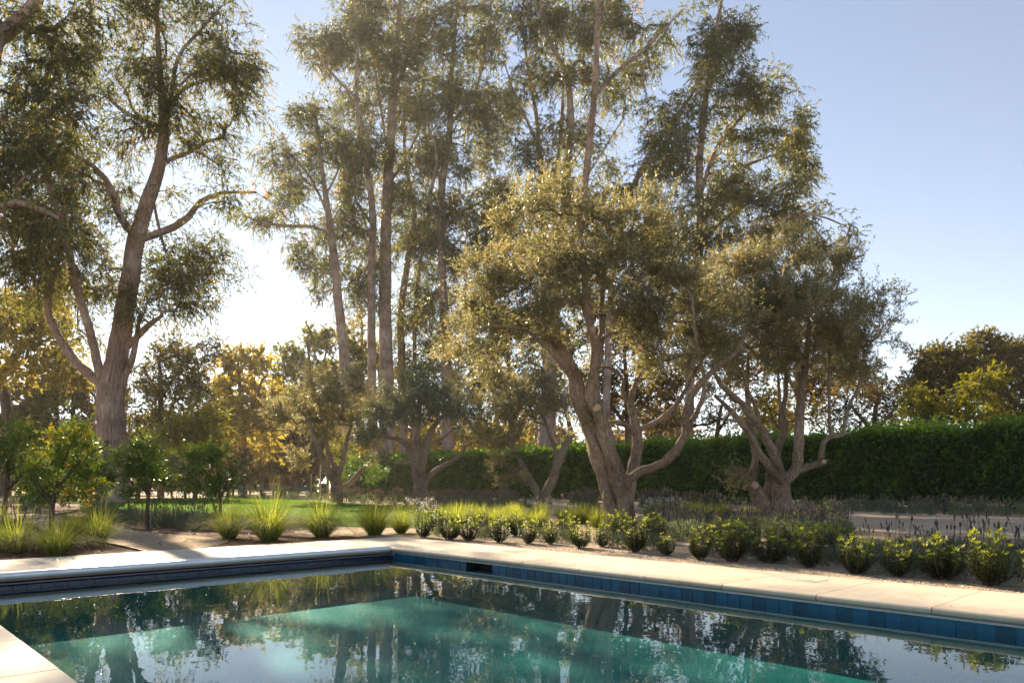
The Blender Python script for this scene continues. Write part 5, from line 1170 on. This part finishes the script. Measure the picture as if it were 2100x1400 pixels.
def post(name, px, Y, h, wpx, mat, label, cat, group=None, sides=8):
    b = at(px, HZ, Y); r = wpx / F_PX * Y / 2
    root = empty(name, (b[0], b[1], 0), label, cat, group)
    mb = MB(); mb.add(*tube([(0, 0, -.1), (0, 0, h * .5), (0.01, 0, h)], [r, r, r * .96], sides)); mb.build('shaft', mat, root)
    mb = MB(); mb.add(*tube([(0.01, 0, h), (.01, 0, h + r * .5), (.01, 0, h + r * .7)], [r * 1.06, r * .9, r * .1], sides)); mb.build('cap', mat, root)
post('post', 478, 64, 2.75, 5, M['rust_post'], 'red-brown post right of the glossy citrus', 'post', 'red-brown posts')
post('post', 466, 70, 2.2, 3, M['rust_post'], 'thinner red-brown post partly behind the glossy citrus', 'post', 'red-brown posts')
post('post', 352, 62, 2.4, 5, M['rust_post'], 'red-brown post between the two dark citrus crowns', 'post', 'red-brown posts')
post('stake', 533, 64, 2.0, 2, M['stake'], 'pale sapling stake before the guardrail start', 'stake', 'pale stakes')
post('stake', 638, 64, 1.9, 2, M['stake'], 'short pale stake standing behind the guardrail', 'stake', 'pale stakes')
post('stake', 657, 62, 2.6, 3, M['stake'], 'tall pale stake at the guardrail end', 'stake', 'pale stakes')
post('post', 672, 60, 2.2, 6, M['timber'], 'brown timber post behind the loose olive', 'post')
post('stake', 309, 18.8, .5, 2.5, M['galvanised'], 'short metal stake beside the staked citrus stem', 'stake')
post('marker_post', 1936, 27.3, .72, 5, M['black'], 'short dark marker post standing in the driveway lavender', 'post')
def bollard():
    p = gnd(431, 1016); e = empty('bollard', tuple(p), 'small orange roadside bollard seen through the citrus', 'bollard')
    mb = MB(); mb.add(*tube([(0, 0, 0), (0, 0, .5), (0, 0, .95), (0, 0, 1.0)], [.2, .19, .17, .02], 12)); mb.build('body', M['orange'], e)
    mb = MB(); mb.add(*tube([(0, 0, -.02), (0, 0, .08)], [.28, .26], 12)); mb.build('base', M['black'], e)
bollard()
def bin_():
    p = at(664, HZ, 68); e = empty('green_bin', (p[0], p[1], 0), 'dark green bin at the end of the guardrail', 'bin')
    V = [(-.3, -.3, 0), (.3, -.3, 0), (.3, .3, 0), (-.3, .3, 0), (-.36, -.36, 1.0), (.36, -.36, 1.0), (.36, .36, 1.0), (-.36, .36, 1.0)]
    link('body', mesh_py('body', V, box(0, 1, 0, 1, 0, 1)[1], M['green_bin']), e)
    V, F = box(-.4, .4, -.42, .4, 1.005, 1.1); link('lid', mesh_py('lid', V, F, M['green_bin']), e)
bin_()
def valve_box():
    p = gnd(224, 1078, -.02); e = empty('equipment_box', tuple(p), 'black box on a pale slab among the lavender', 'box')
    V = [(-.13, -.1, .0), (.13, -.1, .0), (.13, .1, .0), (-.13, .1, .0), (-.11, -.08, .2), (.12, -.08, .22), (.12, .08, .22), (-.11, .08, .2)]
    link('body', mesh_py('body', V, box(0, 1, 0, 1, 0, 1)[1], M['black']), e)
    V, F = box(-.13, .14, -.1, .1, .222, .24); link('lid', mesh_py('lid', V, F, M['black']), e)
    V, F = box(-.22, .3, -.22, -.11, .0, .035); link('slab', mesh_py('slab', V, F, M['limestone']), e)
valve_box()
# steel edging between path and mulch
mb = MB(); q = [gnd(x, y, 0) for x, y in ((120, 1096), (180, 1106), (245, 1118), (300, 1130.5))]; qc, rc = catmull(q, [.006] * 4, .2)
for off in (0,):
    V = []; F = []
    for p in qc: V += [(p[0], p[1], -.03), (p[0], p[1], .015), (p[0] + .006, p[1] + .004, .015), (p[0] + .006, p[1] + .004, -.03)]
    for i in range(len(qc) - 1):
        for k in range(3): F.append((4 * i + k, 4 * i + k + 1, 4 * i + 5 + k, 4 * i + 4 + k))
    tag(link('path_edging', mesh_py('path_edging', V, F, M['black'])), 'thin dark steel edging between path and mulch', 'edging')
# overhead cables
for i, (y0, y1, y2) in enumerate(((788, 800, 832), (806, 822, 845), (818, 834, 856), (826, 846, 862))):
    P = [at(-60, y0, 62), at(60, y0 + (y1 - y0) * .55, 62.5), at(200, y1, 63), at(380, (y1 + y2) / 2 + 2, 64), at(560, y2, 65), at(760, y2 + 6, 66)]
    Pc, Rc = catmull(P, [.022] * 6, 2.0); mb = MB(); mb.add(*tube(Pc, Rc, 5))
    tag(mb.build('overhead_cable', M['cable']), f'thin black overhead cable crossing behind the eucalyptus trunk, {ORD[i]} from the top', 'cable', 'overhead cables')

# ------------------------------------------------------------------ loose ground cover
def scatter(name, n, sampler, size, mat, label, cat, flatness=.6, seed=1, elong=1.0):
    rng = np.random.default_rng(seed); C = sampler(rng, n); n = len(C)
    s = size * rng.uniform(.5, 1.5, n); a = rng.uniform(0, 6.28, n)
    base = np.array([[1, 0, 0], [-.5, .87, 0], [-.5, -.87, 0], [.1, .05, 1.0]])
    V = np.repeat(base[None], n, 0) * s[:, None, None]; V[:, :, 2] *= flatness; V[:, :, 1] *= elong
    V += rng.normal(size=V.shape) * (s * .15)[:, None, None]
    x = V[:, :, 0] * np.cos(a)[:, None] - V[:, :, 1] * np.sin(a)[:, None]; y = V[:, :, 0] * np.sin(a)[:, None] + V[:, :, 1] * np.cos(a)[:, None]
    V = np.stack([x, y, V[:, :, 2]], -1) + C[:, None, :]
    F = (np.arange(n) * 4)[:, None, None] + np.array([[0, 1, 3], [1, 2, 3], [2, 0, 3]])[None]
    o = link(name, mesh_np(name, V.reshape(-1, 3), F.reshape(-1, 3), mat)); return tag(o, label, cat, kind='stuff')
def inpoly(P, poly):
    x, y = P[:, 0], P[:, 1]; c = np.zeros(len(P), bool); n = len(poly)
    for i in range(n):
        x0, y0 = poly[i][:2]; x1, y1 = poly[i - 1][:2]
        k = ((y0 > y) != (y1 > y)) & (x < (x1 - x0) * (y - y0) / (y1 - y0 + 1e-12) + x0); c ^= k
    return c
def uvs(u0, u1, v0, v1, z):
    def f(rng, n):
        u = u0 + (u1 - u0) * rng.random(n) ** 1.3; v = rng.uniform(v0, v1, n)
        return np.column_stack([CA * u - SA * v, SA * u + CA * v, np.full(n, z)])
    return f
def polys(poly, z, excl=None):
    poly = [tuple(p[:2]) for p in poly]
    def f(rng, n):
        A = np.array(poly); P = np.column_stack([rng.uniform(A[:, 0].min(), A[:, 0].max(), n * 6), rng.uniform(A[:, 1].min(), A[:, 1].max(), n * 6)])
        k = inpoly(P, poly)
        if excl is not None: k &= ~inpoly(P, [tuple(p[:2]) for p in excl])
        uu = CA * P[:, 0] + SA * P[:, 1]; vv = -SA * P[:, 0] + CA * P[:, 1]
        k &= ~((uu < U_OUT + .01) & (vv < V_OUT + .01))
        P = P[k][:n]
        return np.column_stack([P, np.full(len(P), z)])
    return f
scatter('gravel', 15000, uvs(U_OUT + .01, 11.2, -1.0, 13.6, -.021), .013, M['stone_chip'], 'loose pea gravel beside the coping', 'gravel', seed=2)
scatter('mulch_chips', 16000, polys([q for q in MULCH], -.022, PATH), .028, M['mulch_chip'], 'loose red-brown bark chips in the end bed', 'mulch', .5, 3, .45)
scatter('path_gravel', 5000, polys(PATH, -.018), .010, M['stone_chip'], 'loose granite crumbs on the path', 'gravel', seed=4)
def lawn_blades():
    rng = np.random.default_rng(6)
    P = polys(LAWN, -.014)(rng, 70000)
    n = len(P); D = unit(rng.normal(size=(n, 3)) * .45 + np.array([0, 0, 1.0]))
    V, F, k = leaf_geo(P, D, .055 * rng.uniform(.6, 1.4, n), .022, True, rng=rng)
    o = link('grass', mesh_np('grass', V, F, M['lawn_blade'], np.repeat(rng.random(n), 3))); tag(o, 'short mown grass blades of the lawn', 'grass', kind='stuff')
lawn_blades()
def fallen():
    rng = np.random.default_rng(12); n = 120
    u = np.where(rng.random(n) < .5, rng.uniform(U_IN + .1, U_OUT, n), rng.uniform(0, U_OUT, n)); v = np.where(u > U_IN, rng.uniform(1, 13, n), rng.uniform(V_IN + .3, V_OUT, n))
    P = np.column_stack([CA * u - SA * v, SA * u + CA * v, np.full(n, .004)]); a = rng.uniform(0, 6.28, n)
    D = np.column_stack([np.cos(a), np.sin(a), rng.uniform(0, .25, n)])
    fu = rng.uniform(U_NEAR + .3, U_IN - .1, 22); fv = rng.uniform(0, V_IN - .2, 22); fp = np.column_stack([CA * fu - SA * fv, SA * fu + CA * fv, np.full(22, Z_W + .003)])
    P = np.vstack([P, fp]); D = np.vstack([D, np.column_stack([np.cos(fu * 9), np.sin(fu * 9), np.zeros(22)])]); n += 22
    V, F, k = leaf_geo(P, D, .045, .014, False, .2, rng, np.tile([0, 0, 1.0], (n, 1)))
    tag(link('fallen_leaves', mesh_np('fallen_leaves', V, F, M['brown_leaf'], np.repeat(rng.random(n), 4))), 'few dry leaves lying on the pale coping and pool water', 'leaves', kind='stuff')
fallen()

def litter():
    rng = np.random.default_rng(14); n = 5200
    X = rng.uniform(-16, 22, n); Y = rng.uniform(13, 46, n)
    uu = CA * X + SA * Y; vv = -SA * X + CA * Y; k = ~((uu < U_OUT + .1) & (vv < V_OUT + .1)); X, Y = X[k], Y[k]; n = len(X)
    P = np.column_stack([X, Y, np.full(n, -.008)]); a = rng.uniform(0, 6.28, n)
    D = np.column_stack([np.cos(a), np.sin(a), rng.uniform(-.02, .3, n)])
    V, F, k = leaf_geo(P, D, .11 * rng.uniform(.5, 1.6, n), .028, False, .15, rng, np.tile([0, 0, 1.0], (n, 1)) + rng.normal(size=(n, 3)) * .3)
    tag(link('leaf_litter', mesh_np('leaf_litter', V, F, M['brown_leaf'], np.repeat(rng.random(n), 4))), 'dry fallen leaves and bark scraps strewn over the garden ground', 'leaf litter', kind='stuff')
litter()
